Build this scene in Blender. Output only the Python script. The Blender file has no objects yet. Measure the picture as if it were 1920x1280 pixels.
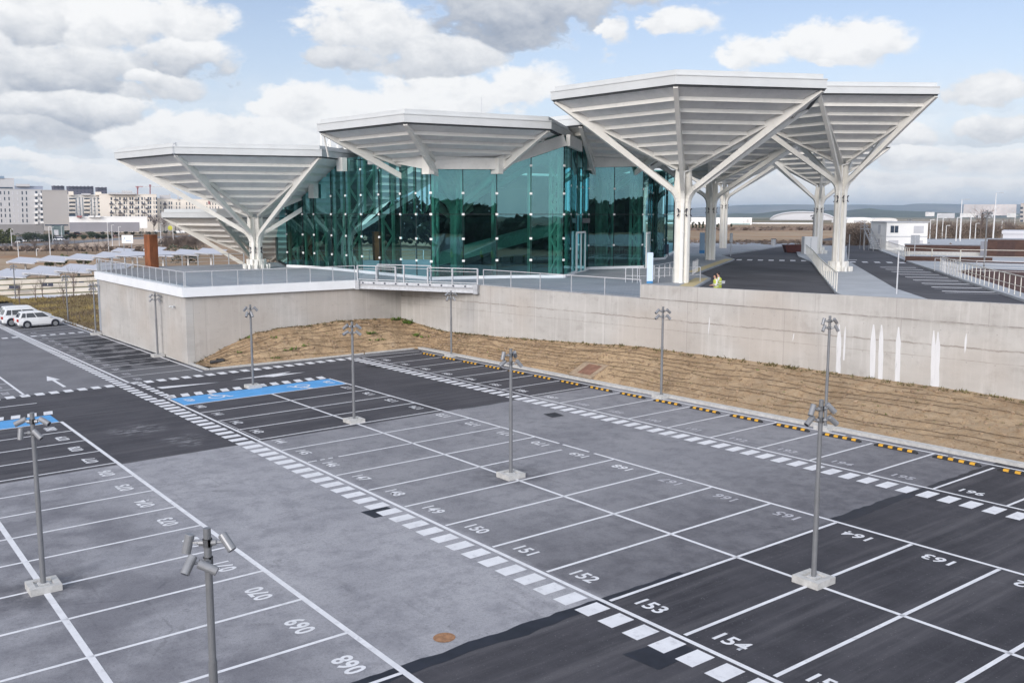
import bpy, bmesh, math, random
from mathutils import Vector, Matrix
R_ = math.radians
PI = math.pi
rnd = random.Random(7)
scene = bpy.context.scene
COL = scene.collection

# ------------------------------------------------------------------ camera
O = Vector((48.948, -9.604, 9.912))
RT = Vector((0.60125, 0.79906, 0.00057)); UP = Vector((-0.106317, 0.07929, 0.991166)); FW = Vector((-0.791954, 0.596002, -0.132627))
FPX = 1776.63
cd = bpy.data.cameras.new('camera'); cam = bpy.data.objects.new('camera', cd); COL.objects.link(cam)
cam.matrix_world = Matrix(((RT.x, UP.x, -FW.x, O.x), (RT.y, UP.y, -FW.y, O.y), (RT.z, UP.z, -FW.z, O.z), (0, 0, 0, 1)))
cd.sensor_width = 36; cd.lens = 36 * FPX / 1920; cd.clip_start = 0.2; cd.clip_end = 40000
scene.camera = cam

def ray(x, y): return FW + RT * ((x - 960) / FPX) - UP * ((y - 640) / FPX)
def atz(x, y, z):
    d = ray(x, y); return O + d * ((z - O.z) / d.z)
def atd(x, y, D): return O + ray(x, y) * D

# ------------------------------------------------------------------ light
SUN_EL, SUN_AZ = 21.0, -62.0          # azimuth measured from +X towards +Y
sd = bpy.data.lights.new('sun', 'SUN'); sun = bpy.data.objects.new('sun', sd); COL.objects.link(sun)
sd.energy = 1.35; sd.angle = R_(24); sd.color = (1.0, 0.955, 0.9)
sdir = Vector((math.cos(R_(SUN_EL)) * math.cos(R_(SUN_AZ)), math.cos(R_(SUN_EL)) * math.sin(R_(SUN_AZ)), math.sin(R_(SUN_EL))))
sun.rotation_euler = sdir.to_track_quat('Z', 'Y').to_euler()
scene.view_settings.view_transform = 'Standard'; scene.view_settings.look = 'None'
scene.view_settings.gamma = 1; scene.view_settings.use_curve_mapping = False
EXPOSURE = 1.0
scene.view_settings.exposure = EXPOSURE

# ------------------------------------------------------------------ node helpers
class NT:
    def __init__(s, tree): s.t = tree; s.n = tree.nodes; s.l = tree.links
    def new(s, typ, **kw):
        n = s.n.new(typ)
        for k, v in kw.items(): setattr(n, k, v)
        return n
    def lk(s, a, b): s.l.new(a, b)
    def m(s, op, a, b=None, c=None, clamp=False):
        n = s.new('ShaderNodeMath', operation=op); n.use_clamp = clamp
        for i, v in enumerate((a, b, c)):
            if v is None: continue
            if isinstance(v, (int, float)): n.inputs[i].default_value = v
            else: s.lk(v, n.inputs[i])
        return n.outputs[0]
    def mix(s, f, a, b):
        n = s.new('ShaderNodeMix', data_type='RGBA')
        for i, v in ((0, f), (6, a), (7, b)):
            if isinstance(v, (int, float)): n.inputs[i].default_value = v
            elif isinstance(v, tuple): n.inputs[i].default_value = (*v[:3], 1)
            else: s.lk(v, n.inputs[i])
        return n.outputs[2]
    def ramp(s, f, lo, hi, a=0.0, b=1.0, smooth=True):
        n = s.new('ShaderNodeMapRange'); n.interpolation_type = 'SMOOTHSTEP' if smooth else 'LINEAR'
        s.lk(f, n.inputs[0]); n.inputs[1].default_value = lo; n.inputs[2].default_value = hi
        n.inputs[3].default_value = a; n.inputs[4].default_value = b
        return n.outputs[0]
    def noise(s, vec, scale, detail=4, rough=.55, dist=0.0):
        n = s.new('ShaderNodeTexNoise'); n.inputs['Scale'].default_value = scale; n.inputs['Detail'].default_value = detail
        n.inputs['Roughness'].default_value = rough; n.inputs['Distortion'].default_value = dist
        if vec is not None: s.lk(vec, n.inputs['Vector'])
        return n.outputs['Fac']
    def comb(s, x, y, z=0.0):
        n = s.new('ShaderNodeCombineXYZ')
        for i, v in enumerate((x, y, z)):
            if isinstance(v, (int, float)): n.inputs[i].default_value = v
            else: s.lk(v, n.inputs[i])
        return n.outputs[0]
    def pos(s): return s.new('ShaderNodeNewGeometry').outputs['Position']
    def sep(s, v):
        n = s.new('ShaderNodeSeparateXYZ'); s.lk(v, n.inputs[0]); return n.outputs
    def vmul(s, v, k):
        n = s.new('ShaderNodeVectorMath', operation='MULTIPLY'); s.lk(v, n.inputs[0]); n.inputs[1].default_value = k; return n.outputs[0]

# ------------------------------------------------------------------ world: sky with cumulus clouds, by direction
world = bpy.data.worlds.new('World'); scene.world = world; world.use_nodes = True
def build_world():
    w = NT(world.node_tree); w.n.clear()
    out = w.new('ShaderNodeOutputWorld'); bg = w.new('ShaderNodeBackground')
    sky = w.new('ShaderNodeTexSky'); sky.sky_type = 'NISHITA'; sky.sun_disc = False
    sky.sun_elevation = R_(SUN_EL); sky.sun_rotation = R_(90 - SUN_AZ)
    sky.air_density = 1.0; sky.dust_density = 1.2; sky.ozone_density = 1.2; sky.altitude = 600
    d = w.new('ShaderNodeTexCoord').outputs['Generated']
    nrm = w.new('ShaderNodeVectorMath', operation='NORMALIZE'); w.lk(d, nrm.inputs[0]); d = nrm.outputs[0]
    # compass frame: reference heading of 143 degrees keeps the wrap-around behind the viewer
    h0 = R_(143)
    fwd = (math.cos(h0), math.sin(h0), 0); rgt = (math.sin(h0), -math.cos(h0), 0)
    def dot(v):
        n = w.new('ShaderNodeVectorMath', operation='DOT_PRODUCT'); w.lk(d, n.inputs[0]); n.inputs[1].default_value = v; return n.outputs['Value']
    a, b = dot(fwd), dot(rgt)
    z = w.sep(d)[2]
    az = w.m('ARCTAN2', b, a); hor = w.m('SQRT', w.m('ADD', w.m('MULTIPLY', a, a), w.m('MULTIPLY', b, b)))
    el = w.m('ARCTAN2', z, hor)
    v = w.vmul(d, (1, 1, 1.7))
    n1 = w.noise(v, 9, 9, .56, .25); n2 = w.noise(v, 30, 6, .6, .2); n3 = w.noise(v, 4.2, 6, .55, .1)
    # elevation pushed about by noise gives the cauliflower outlines
    azd = w.m('ADD', az, w.m('MULTIPLY', w.m('SUBTRACT', n2, .5), .035)); eld = w.m('ADD', el, w.m('MULTIPLY', w.m('SUBTRACT', n1, .5), .05))
    def ae(x, y):
        r = ray(x, y); return (math.atan2(r.dot(Vector(rgt)), r.dot(Vector(fwd))), math.atan2(r.z, math.hypot(r.x, r.y)))
    # centre x, y, half widths in the photo's pixels, brightness of top, brightness of base
    blobs = [(930, -20, 330, 112, .66, .10), (1130, -30, 190, 62, .85, .35), (700, 55, 150, 70, .95, .55), (640, 108, 90, 26, .7, .38), (830, 100, 130, 40, .75, .45),
             (60, 30, 120, 66, .92, .3), (215, 55, 160, 75, 1.0, .55), (110, 125, 190, 60, .85, .08), (335, 110, 130, 50, .98, .12), (100, 200, 190, 52, .9, .05),
             (60, 245, 120, 40, .55, .05), (340, 45, 120, 50, .95, .7), (300, 160, 90, 30, .85, .4), (-60, 90, 90, 160, 1, .3),
             (830, 185, 150, 60, 1.0, .85), (985, 175, 110, 62, 1.0, .85), (570, 195, 95, 46, 1.0, .75), (690, 215, 190, 50, 1.0, .8), (400, 250, 260, 42, 1.0, .75), (620, 262, 180, 24, .95, .8),
             (1268, 40, 84, 32, 1.0, .72), (1155, 66, 34, 34, .9, .7), (1408, 112, 78, 46, 1.0, .85), (1575, 74, 130, 42, 1.0, .75), (1548, 112, 26, 11, .9, .8),
             (1850, 165, 80, 30, .85, .6), (1700, 290, 130, 26, 1, .6), (1880, 300, 130, 24, 1, .65), (1560, 330, 180, 18, 1, .65), (1780, 345, 200, 14, 1, .7), (1660, 250, 100, 26, .95, .55), (1880, 235, 90, 24, .9, .5),
             (150, 318, 150, 20, 1, .8), (330, 320, 140, 18, 1, .8), (40, 300, 60, 14, 1, .8), (170, 345, 200, 8, 1, .9)]
    cur = None; shade = None
    for (x, y, rx, ry, bt, bb) in blobs:
        a0, e0 = ae(x, y)
        da = w.m('DIVIDE', w.m('SUBTRACT', azd, a0), rx / FPX); de = w.m('DIVIDE', w.m('SUBTRACT', eld, e0), ry / FPX)
        r = w.m('SQRT', w.m('ADD', w.m('MULTIPLY', da, da), w.m('MULTIPLY', de, de)))
        val = w.m('SUBTRACT', 1.0, r)
        sh = w.ramp(de, -.85, .40, bb, bt)
        if cur is None: cur, shade = val, sh
        else:
            f = w.ramp(w.m('SUBTRACT', val, cur), -.12, .12)
            shade = w.m('ADD', shade, w.m('MULTIPLY', f, w.m('SUBTRACT', sh, shade))); cur = w.m('SMOOTH_MAX', val, cur, .1)
    n4 = w.noise(v, 75, 5, .62)
    wob = w.m('ADD', w.m('ADD', w.m('MULTIPLY', w.m('SUBTRACT', n1, .5), 1.5), w.m('MULTIPLY', w.m('SUBTRACT', n2, .5), 1.25)), w.m('MULTIPLY', w.m('SUBTRACT', n4, .5), .4))
    alpha = w.ramp(w.m('ADD', cur, wob), -.03, .36)
    # general broken cover away from the placed clouds (all round the sky)
    back = w.ramp(w.m('ABSOLUTE', az), .5, .8)
    gen = w.m('MULTIPLY', w.ramp(w.m('ADD', n3, w.m('MULTIPLY', n1, .4)), .6, .78), back)
    low = w.m('MULTIPLY', w.ramp(el, .16, .02), w.ramp(w.m('ADD', n1, w.m('MULTIPLY', n2, .3)), .5, .72, 0, .8))
    alpha = w.m('MAXIMUM', w.m('MAXIMUM', alpha, gen), low)
    shade = w.m('MAXIMUM', shade, w.ramp(el, .10, .03, 0, .88))
    shade = w.m('ADD', w.m('MULTIPLY', shade, w.ramp(alpha, 0, .5, 0, 1)), w.m('MULTIPLY', .9, w.ramp(alpha, 0, .5, 1, 0)))
    shade = w.m('ADD', shade, w.m('ADD', w.m('MULTIPLY', w.m('SUBTRACT', n2, .5), .9), w.m('MULTIPLY', w.m('SUBTRACT', n4, .5), .35)), None, True)
    gain = 2 ** -EXPOSURE
    g = lambda c: tuple(k * gain for k in c)
    cloud = w.mix(shade, g((.36, .41, .50)), g((1.0, 1.0, 1.0)))
    veil = w.ramp(el, .26, .0, .12, .78)
    skyc = w.new('ShaderNodeVectorMath', operation='SCALE'); w.lk(sky.outputs[0], skyc.inputs[0]); skyc.inputs['Scale'].default_value = 0.068
    tint = w.new('ShaderNodeVectorMath', operation='MULTIPLY'); w.lk(skyc.outputs[0], tint.inputs[0]); tint.inputs[1].default_value = (1.10, .985, 1.02)
    base = w.mix(veil, tint.outputs[0], g((.70, .81, .97)))
    sd_ = w.m('ADD', 1.0, w.m('MULTIPLY', w.ramp(dot((.62, -.28, .73)), .1, 1.0), 1.25))      # glow added high in unseen sky, off the sun, lifting ground and glass
    fin = w.new('ShaderNodeVectorMath', operation='SCALE'); w.lk(w.mix(w.m('MULTIPLY', alpha, .96), base, cloud), fin.inputs[0]); w.lk(sd_, fin.inputs['Scale'])
    w.lk(fin.outputs[0], bg.inputs['Color']); bg.inputs['Strength'].default_value = 1.0
    w.lk(bg.outputs[0], out.inputs[0])
build_world()

# ------------------------------------------------------------------ materials
MATS = {}
def mat(name, color, rough=.7, var=.12, scale=2.0, metal=0.0, bump=0.0, bscale=40.0, spec=.4, dirt=None, stretch=(1, 1, 1)):
    if name in MATS: return MATS[name]
    m = bpy.data.materials.new(name); m.use_nodes = True; t = NT(m.node_tree); b = t.n['Principled BSDF']
    p = t.new('ShaderNodeTexCoord').outputs['Object']
    p = t.vmul(p, stretch)
    n = t.noise(p, scale, 5, .6)
    lo = tuple(c * (1 - var) for c in color); hi = tuple(min(1, c * (1 + var)) for c in color)
    c = t.mix(t.ramp(n, .3, .7), lo, hi)
    if dirt: c = t.mix(t.m('MULTIPLY', t.ramp(t.noise(p, scale * 2.7, 6, .65), .52, .72), dirt[3]), c, dirt[:3])
    t.lk(c, b.inputs['Base Color']); b.inputs['Roughness'].default_value = rough; b.inputs['Metallic'].default_value = metal
    b.inputs['Specular IOR Level'].default_value = spec
    if bump:
        bn = t.new('ShaderNodeBump'); bn.inputs['Strength'].default_value = bump; bn.inputs['Distance'].default_value = .02
        t.lk(t.noise(p, bscale, 4), bn.inputs['Height']); t.lk(bn.outputs[0], b.inputs['Normal'])
    MATS[name] = m; return m

WHITE = mat('white painted steel', (.76, .745, .70), .5, .05, .8, dirt=(.5, .49, .46, .25))
PANEL = mat('soffit panel', (.76, .76, .75), .6, .05, 1.2, stretch=(1, 1, .3), dirt=(.45, .45, .45, .2))
ROOFW = mat('white roof edge', (.53, .545, .545), .4, .04, .6, dirt=(.55, .55, .54, .22))
GALV = mat('galvanised steel', (.42, .43, .45), .45, .12, 5, metal=.35)
GALVL = mat('pale galvanised steel', (.50, .51, .53), .45, .1, 5, metal=.2)
POLE = mat('grey lacquered steel', (.20, .205, .215), .45, .08, 3, metal=.3)
POLELIT = mat('satin lamp housing', (.235, .24, .252), .4, .08, 6, metal=.25)
DARKLENS = mat('dark lamp lens', (.02, .022, .03), .15, .1)
DARK = mat('dark fitting', (.03, .035, .06), .5, .2)
CONCBASE = mat('cast concrete foot', (.46, .455, .44), .85, .12, 5, bump=.3, dirt=(.36, .35, .33, .5))
COPING = mat('white coping', (.76, .775, .79), .5, .03, .5, dirt=(.6, .6, .6, .2))
PAINT = mat('white road paint', (.66, .665, .685), .7, .06, 1.6, dirt=(.27, .27, .29, .36))
PAINTOLD = mat('worn road paint', (.42, .42, .45), .75, .12, 3, dirt=(.19, .19, .205, .9))
BLUE = mat('blue road paint', (.085, .31, .62), .65, .08, 1.2, dirt=(.2, .38, .6, .3))
TAR = mat('fresh tar', (.018, .02, .028), .55, .25, 2)
RUBBER = mat('black rubber', (.022, .022, .024), .6, .2, 8)
YELLOW = mat('yellow marker', (.62, .33, .03), .5, .06, 5)
CORTEN = mat('rusted steel', (.21, .072, .028), .8, .35, 1.1, stretch=(1, 1, .4), dirt=(.10, .035, .015, .7), bump=.2)
PAVE = None
YSTRIP = mat('yellow tactile paving', (.52, .43, .24), .85, .1, 1.5)
BRICK = mat('dark brown brick', (.07, .038, .03), .85, .25, 2.5, stretch=(.5, .5, 3))
MULCH = mat('red brown bark mulch', (.075, .035, .028), .95, .4, 6, bump=.5, bscale=15)
CARW = mat('white car paint', (.72, .73, .74), .22, .02, 1, spec=.6)
CARG = mat('car window glass', (.015, .02, .03), .08, .1, spec=.7)
TYRE = mat('tyre rubber', (.015, .015, .017), .8, .1)
RIM = mat('alloy rim', (.42, .43, .45), .3, .1, metal=.6)
REDL = mat('red lamp lens', (.45, .03, .02), .3, .1)
HEADL = mat('clear lamp lens', (.65, .68, .7), .12, .05)
SKIN = mat('skin', (.42, .24, .17), .6, .05)
HIVIS = mat('yellow high visibility cloth', (.45, .50, .07), .7, .08, 10)
SHIRT = mat('pale shirt cloth', (.62, .61, .6), .8, .06, 8)
TROUS = mat('dark trousers', (.03, .035, .05), .85, .1)
HAIR = mat('black hair', (.012, .01, .01), .6, .2)
BARK = mat('bare bark', (.13, .10, .085), .9, .2, 3)
TWIG = mat('bare twigs', (.19, .15, .135), .9, .25, .3)
LEAFD = mat('dark evergreen leaf', (.035, .05, .025), .8, .45, .5)
LEAFG = mat('olive leaf', (.085, .095, .032), .8, .4, .5)
LEAFB = mat('brown dormant scrub', (.19, .145, .115), .9, .3, .4)
WEED = mat('green weed leaf', (.11, .19, .03), .8, .4, 6)
DRYW = mat('dry weed', (.17, .15, .07), .9, .4, 6)
CREAM = mat('cream render', (.75, .685, .60), .85, .05, .05)
CREAML = mat('pale render', (.66, .645, .62), .85, .05, .05)
GREYB = mat('pale grey cladding', (.48, .475, .48), .8, .05, .05)
TAUPE = mat('taupe cladding', (.36, .335, .315), .8, .04, .05)
PURPLE = mat('dark slate cladding', (.10, .095, .13), .7, .12, .05)
WINGL = mat('dark window pane', (.045, .06, .085), .15, .25, .3)
WINLT = mat('pale blind', (.5, .5, .52), .6, .1, .3)
BALC = mat('charcoal balcony', (.09, .085, .10), .6, .1)
BALB = mat('blue grey balcony', (.13, .17, .22), .5, .15, .2)
WHITEB = mat('white cladding', (.8, .79, .77), .6, .03, .05)
CRANE = mat('red crane paint', (.30, .11, .11), .6, .1)
SILVER = mat('ribbed silver roof', (.50, .50, .52), .45, .15, .04, stretch=(.2, .2, 6))
STREETW = mat('white lamp steel', (.62, .62, .62), .5, .03)
ROPE = mat('brown coir roll', (.13, .092, .06), .95, .35, 5)
BLUESIGN = mat('blue sign', (.04, .2, .42), .4, .1)
PALEBLUE = mat('pale blue sign', (.55, .66, .80), .35, .04)
TERRACE = mat('cream terrace step', (.62, .57, .50), .9, .06, .5)
OLIVESTEP = mat('olive planting strip', (.15, .14, .08), .95, .2, 2)

def pos_mat(name, fn, rough=.9, spec=.3, bump=(0, 30, .02)):
    """material whose colour is worked out from the place's own metres"""
    m = bpy.data.materials.new(name); m.use_nodes = True; t = NT(m.node_tree); b = t.n['Principled BSDF']
    p = t.pos(); c = fn(t, p); t.lk(c, b.inputs['Base Color'])
    b.inputs['Roughness'].default_value = rough; b.inputs['Specular IOR Level'].default_value = spec
    if bump[0]:
        bn = t.new('ShaderNodeBump'); bn.inputs['Strength'].default_value = bump[0]; bn.inputs['Distance'].default_value = bump[2]
        t.lk(t.noise(p, bump[1], 5, .7), bn.inputs['Height']); t.lk(bn.outputs[0], b.inputs['Normal'])
    MATS[name] = m; return m

def asphalt(t, p):
    s = t.sep(p)
    n1 = t.noise(p, .35, 5, .6); n2 = t.noise(p, 1.6, 6, .65); n3 = t.noise(p, 55, 3, .7)
    st = t.noise(t.vmul(p, (2.2, .12, 1)), 1.0, 5, .6)       # streaks left by the paver, across the aisles
    edge = t.m('MULTIPLY', t.m('SUBTRACT', t.noise(p, .6, 3), .5), .22)
    x = t.m('ADD', s[0], edge)
    dark1 = t.m('MULTIPLY', t.ramp(x, 10.45, 10.35), t.ramp(x, -8.9, -8.7))
    dark2 = t.ramp(s[0], 32.2, 32.5)
    # a darker, newer lane worn into the bays beside the right hand patch
    mid = t.m('MULTIPLY', t.ramp(s[0], 24, 31.5, 0, .75), t.ramp(s[1], 5.6, 6.0))
    stall = t.m('MULTIPLY', t.m('MULTIPLY', t.ramp(s[1], 5.7, 6.1, 0, .30), t.ramp(s[0], 10.3, 10.6)), 1.0)
    far = t.ramp(s[0], -8.7, -8.9)
    light = t.mix(t.ramp(n1, .3, .7), (.315, .316, .338), (.40, .40, .42))
    light = t.mix(t.ramp(n2, .42, .68, 0, .55), light, (.20, .202, .225))
    light = t.mix(t.ramp(st, .5, .72, 0, .4), light, (.40, .402, .425))
    dk = t.mix(t.ramp(n1, .3, .7), (.048, .047, .055), (.078, .076, .086))
    dk = t.mix(t.ramp(st, .45, .72, 0, .85), dk, (.105, .102, .110)); dk = t.mix(t.ramp(t.noise(t.vmul(p, (5, .25, 1)), 1.0, 4, .6), .5, .72, 0, .4), dk, (.12, .118, .125))
    dk = t.mix(t.ramp(t.noise(p, .5, 6, .7, .6), .62, .74, 0, .5), dk, (.20, .20, .215))
    c = light
    c = t.mix(stall, c, (.075, .075, .085)); c = t.mix(t.m('MULTIPLY', mid, t.ramp(n2, .25, .7, .55, 1)), c, (.10, .098, .11))
    # left hand bays are damp and darker in the foreground
    wet = t.m('MULTIPLY', t.m('MULTIPLY', t.ramp(s[1], 0.0, -2.5), t.ramp(s[0], 10.4, 12)), t.ramp(n1, .36, .62, 0, .7)); c = t.mix(wet, c, (.125, .125, .145))
    c = t.mix(far, c, t.mix(t.ramp(n1, .3, .7), (.165, .165, .18), (.215, .215, .23)))
    # wet stains under the tall wall
    nw = t.noise(t.vmul(p, (.55, .9, 1)), .8, 4, .5)
    wm = t.m('MULTIPLY', t.m('MULTIPLY', t.ramp(s[1], 6.2, 7.3), t.ramp(s[0], -13.5, -16)), t.ramp(s[0], -37, -33)); wm = t.m('MULTIPLY', wm, t.ramp(nw, .44, .5))
    bays = t.m('MULTIPLY', far, t.ramp(s[1], 5.6, 5.9, 0, .6)); c = t.mix(bays, c, (.10, .10, .105))
    c = t.mix(wm, c, (.03, .031, .037))
    c = t.mix(dark1, c, dk); dk2 = t.mix(t.m('MULTIPLY', t.ramp(n2, .3, .7, .35, 1.0), t.ramp(st, .35, .7, .5, .05)), dk, (.016, .017, .021)); c = t.mix(dark2, c, dk2)
    # pale smears of dried slurry
    for (cx, cy, rr, k) in ((31.5, 1.5, .85, 1.0), (4.4, 2.3, 1.6, .55), (7.6, 3.4, 1.2, .45), (8.8, 3.3, .7, .5)):
        dx = t.m('SUBTRACT', s[0], cx); dy = t.m('SUBTRACT', s[1], cy)
        r = t.m('SQRT', t.m('ADD', t.m('MULTIPLY', dx, dx), t.m('MULTIPLY', dy, dy)))
        f = t.m('MULTIPLY', t.ramp(r, rr, rr * .3), t.ramp(t.noise(t.vmul(p, (1.4, .6, 1)), 2.2, 6, .7), .45, .62, 0, k)); c = t.mix(f, c, (.40, .40, .42))
    # contact shade round the lamp feet, put into the asphalt colour
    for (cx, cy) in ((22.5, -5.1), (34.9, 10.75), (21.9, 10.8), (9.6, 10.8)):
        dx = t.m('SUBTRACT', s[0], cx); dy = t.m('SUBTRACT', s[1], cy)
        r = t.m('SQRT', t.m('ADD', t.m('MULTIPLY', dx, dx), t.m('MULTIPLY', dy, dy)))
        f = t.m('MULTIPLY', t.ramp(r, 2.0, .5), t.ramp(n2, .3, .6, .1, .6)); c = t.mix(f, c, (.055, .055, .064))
    c = t.mix(t.ramp(t.noise(p, .75, 6, .72, .4), .62, .74, 0, .42), c, (.07, .07, .08))      # oil and tyre grime
    c = t.mix(t.ramp(t.noise(p, 3.1, 5, .7), .64, .74, 0, .4), c, (.05, .05, .058))
    c = t.mix(t.ramp(t.noise(t.vmul(p, (.35, 3.0, 1)), .9, 5, .65, .3), .6, .72, 0, .25), c, (.09, .09, .10))
    c = t.mix(t.ramp(t.noise(p, 14, 4, .75), .45, .75, 0, .34), c, (.06, .06, .068)); c = t.mix(t.ramp(t.noise(p, 19, 3, .7), .62, .75, 0, .3), c, (.5, .5, .52))
    vo = t.new('ShaderNodeTexVoronoi'); vo.feature = 'DISTANCE_TO_EDGE'; vo.inputs['Scale'].default_value = .16; t.lk(t.vmul(p, (1, 1, 0)), vo.inputs['Vector'])
    crk = t.m('MULTIPLY', t.ramp(t.m('ADD', vo.outputs['Distance'], t.m('MULTIPLY', t.m('SUBTRACT', t.noise(p, 2.5, 5, .7), .5), .05)), .004, .001), t.ramp(t.noise(p, .12, 3), .55, .65, 0, .22)); c = t.mix(crk, c, (.035, .035, .04))
    return t.mix(t.ramp(n3, .3, .7, 0, .30), c, (.03, .03, .035))
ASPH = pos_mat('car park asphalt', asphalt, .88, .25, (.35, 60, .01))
def road(t, p):
    c = t.mix(t.ramp(t.noise(p, .15, 5, .6), .3, .7), (.052, .052, .06), (.088, .088, .098))
    return t.mix(t.ramp(t.noise(t.vmul(p, (.3, 1.6, 1)), .5, 5, .6), .5, .75, 0, .5), c, (.13, .13, .14))
ROAD = pos_mat('access road asphalt', road, .9, .25)
def pavers(t, p):
    c = t.mix(t.ramp(t.noise(p, .3, 5, .6), .3, .7), (.30, .32, .35), (.38, .40, .43))
    br = t.new('ShaderNodeTexBrick'); t.lk(p, br.inputs['Vector']); br.inputs['Scale'].default_value = 1.6
    br.inputs['Color1'].default_value = (1, 1, 1, 1); br.inputs['Color2'].default_value = (.85, .85, .86, 1); br.inputs['Mortar'].default_value = (.6, .6, .6, 1); br.inputs['Mortar Size'].default_value = .02
    mx = t.new('ShaderNodeMix', data_type='RGBA', blend_type='MULTIPLY'); mx.inputs[0].default_value = .6; t.lk(c, mx.inputs[6]); t.lk(br.outputs[0], mx.inputs[7]); return mx.outputs[2]
PAVE = pos_mat('grey pavers', pavers, .85)
def pavers2(t, p): return t.mix(t.ramp(t.noise(p, .4, 5, .6), .3, .7), (.33, .35, .375), (.40, .42, .445))
PAVEL = pos_mat('pale pavers', pavers2, .85)
def concrete_fn(axis_dir, joints, wall_lo):
    def fn(t, p):
        s = t.sep(p)
        along = t.m('ADD', t.m('MULTIPLY', s[0], axis_dir[0]), t.m('MULTIPLY', s[1], axis_dir[1]))
        q = t.comb(along, s[2], 0)
        c = t.mix(t.ramp(t.noise(t.comb(t.m('MULTIPLY', along, .35), s[2], 0), .55, 6, .6), .3, .7), (.39, .374, .354), (.47, .455, .432))
        c = t.mix(t.ramp(t.noise(t.comb(t.m('MULTIPLY', along, 3.0), t.m('MULTIPLY', s[2], .18), 0), 1.1, 5, .6), .48, .7, 0, .6), c, (.53, .515, .495))   # run-down streaks
        c = t.mix(t.ramp(t.noise(q, 1.1, 6, .7), .52, .72, 0, .5), c, (.29, .27, .25))
        c = t.mix(t.ramp(t.noise(t.comb(along, s[2], 5.0), .16, 3, .5), .45, .68, 0, .45), c, (.42, .365, .315))
        for (z0, slope, wid, k, col) in joints:       # day joints of the pours
            wob = t.m('MULTIPLY', t.m('SUBTRACT', t.noise(t.comb(along, 0, 0), .7, 6, .75), .5), .34 if wid > .05 else .10)
            zz = t.m('SUBTRACT', t.m('ADD', s[2], wob), t.m('ADD', z0, t.m('MULTIPLY', along, slope)))
            f = t.m('MULTIPLY', t.ramp(t.m('ABSOLUTE', zz), wid, wid * .2), t.ramp(t.noise(t.comb(along, z0, 0), .9, 6, .7), .35, .6, .25 * k, k)); c = t.mix(f, c, col)
        c = t.mix(t.ramp(t.noise(t.comb(t.m('MULTIPLY', along, 4.2), t.m('MULTIPLY', s[2], .12), 9.0), 1.0, 5, .65), .60, .76, 0, .5), c, (.27, .25, .23))      # dirty runs
        fx = t.m('SUBTRACT', t.m('FRACT', t.m('DIVIDE', along, 1.22)), .5); fy = t.m('SUBTRACT', t.m('FRACT', t.m('DIVIDE', s[2], 1.35)), .5)
        rr = t.m('SQRT', t.m('ADD', t.m('POWER', t.m('MULTIPLY', fx, 1.22), 2.0), t.m('POWER', t.m('MULTIPLY', fy, 1.35), 2.0))); c = t.mix(t.ramp(rr, .035, .022, 0, .45), c, (.2, .185, .17))      # tie holes
        # shutter joints
        w = t.m('ABSOLUTE', t.m('SUBTRACT', t.m('FRACT', t.m('ADD', t.m('DIVIDE', along, wall_lo[0]), wall_lo[1])), .5))
        c = t.mix(t.ramp(w, .497 - .02 / wall_lo[0], .4985, 0, .42), c, (.26, .24, .225))
        n = t.noise(t.comb(t.m('MULTIPLY', along, 1.0), t.m('MULTIPLY', s[2], .25), 0), 2.6, 4, .6)
        c = t.mix(t.m('MULTIPLY', t.ramp(s[2], wall_lo[2] - .9, wall_lo[2]), t.ramp(n, .5, .66, 0, .35)), c, (.34, .32, .30))
        return c
    return fn
CONC_L = pos_mat('wall concrete facing the bays', concrete_fn((1, 0), [(2.5, 0, .03, .3, (.40, .38, .36))], (3.6, .15, 4.5)), .9, .2, (.3, 12, .02))
CONC_M = pos_mat('wall concrete facing the slope', concrete_fn((0, 1), [(2.9, 0, .025, .35, (.38, .35, .33))], (2.45, .1, 4.5)), .9, .2, (.3, 12, .02))
CONC_R = pos_mat('wall concrete behind the bank', concrete_fn((.994, .112), [(3.85, .006, .06, .85, (.25, .225, .2)), (3.28, .006, .022, .8, (.27, .24, .21)), (5.0, .006, .03, .7, (.25, .225, .205))], (6.1, .4, 5.0)), .9, .2, (.3, 12, .02))
CONC_P = pos_mat('parapet concrete', concrete_fn((.994, .112), [(5.05, .002, .05, .9, (.22, .2, .185))], (4.15, .3, 5.9)), .9, .2, (.3, 12, .02))
def dirt(t, p):
    c = t.mix(t.ramp(t.noise(p, .55, 7, .65), .3, .7), (.285, .195, .115), (.45, .325, .20))
    c = t.mix(t.ramp(t.noise(p, 3.5, 6, .75), .48, .66, 0, .8), c, (.215, .145, .085)); c = t.mix(t.ramp(t.noise(p, 5.5, 6, .75), .56, .68, 0, .7), c, (.47, .37, .26)); c = t.mix(t.ramp(t.noise(p, 1.3, 6, .65), .55, .72, 0, .5), c, (.40, .315, .225))
    c = t.mix(t.ramp(t.noise(p, 22, 3, .7), .55, .7, 0, .6), c, (.14, .10, .065)); c = t.mix(t.ramp(t.noise(p, 9, 4, .75), .55, .68, 0, .45), c, (.44, .35, .255)); c = t.mix(t.m('MULTIPLY', t.ramp(t.sep(p)[0], 8, 24, 0, .55), t.ramp(t.noise(p, 2.2, 5, .7), .35, .6)), c, (.34, .265, .185))
    return t.mix(t.ramp(t.noise(p, .9, 6, .75), .66, .75, 0, .55), c, (.17, .15, .06))
DIRT = pos_mat('bare earth bank', dirt, .95, .1, (1.0, 7, .08))
def grass(t, p):
    c = t.mix(t.ramp(t.noise(p, .16, 6, .65), .4, .6), (.27, .205, .085), (.165, .12, .075))
    return t.mix(t.ramp(t.noise(p, 1.2, 7, .75), .48, .7, 0, .7), c, (.10, .095, .035))
GRASS = pos_mat('rough winter grass', grass, .95, .1, (.8, 6, .08))
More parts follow.
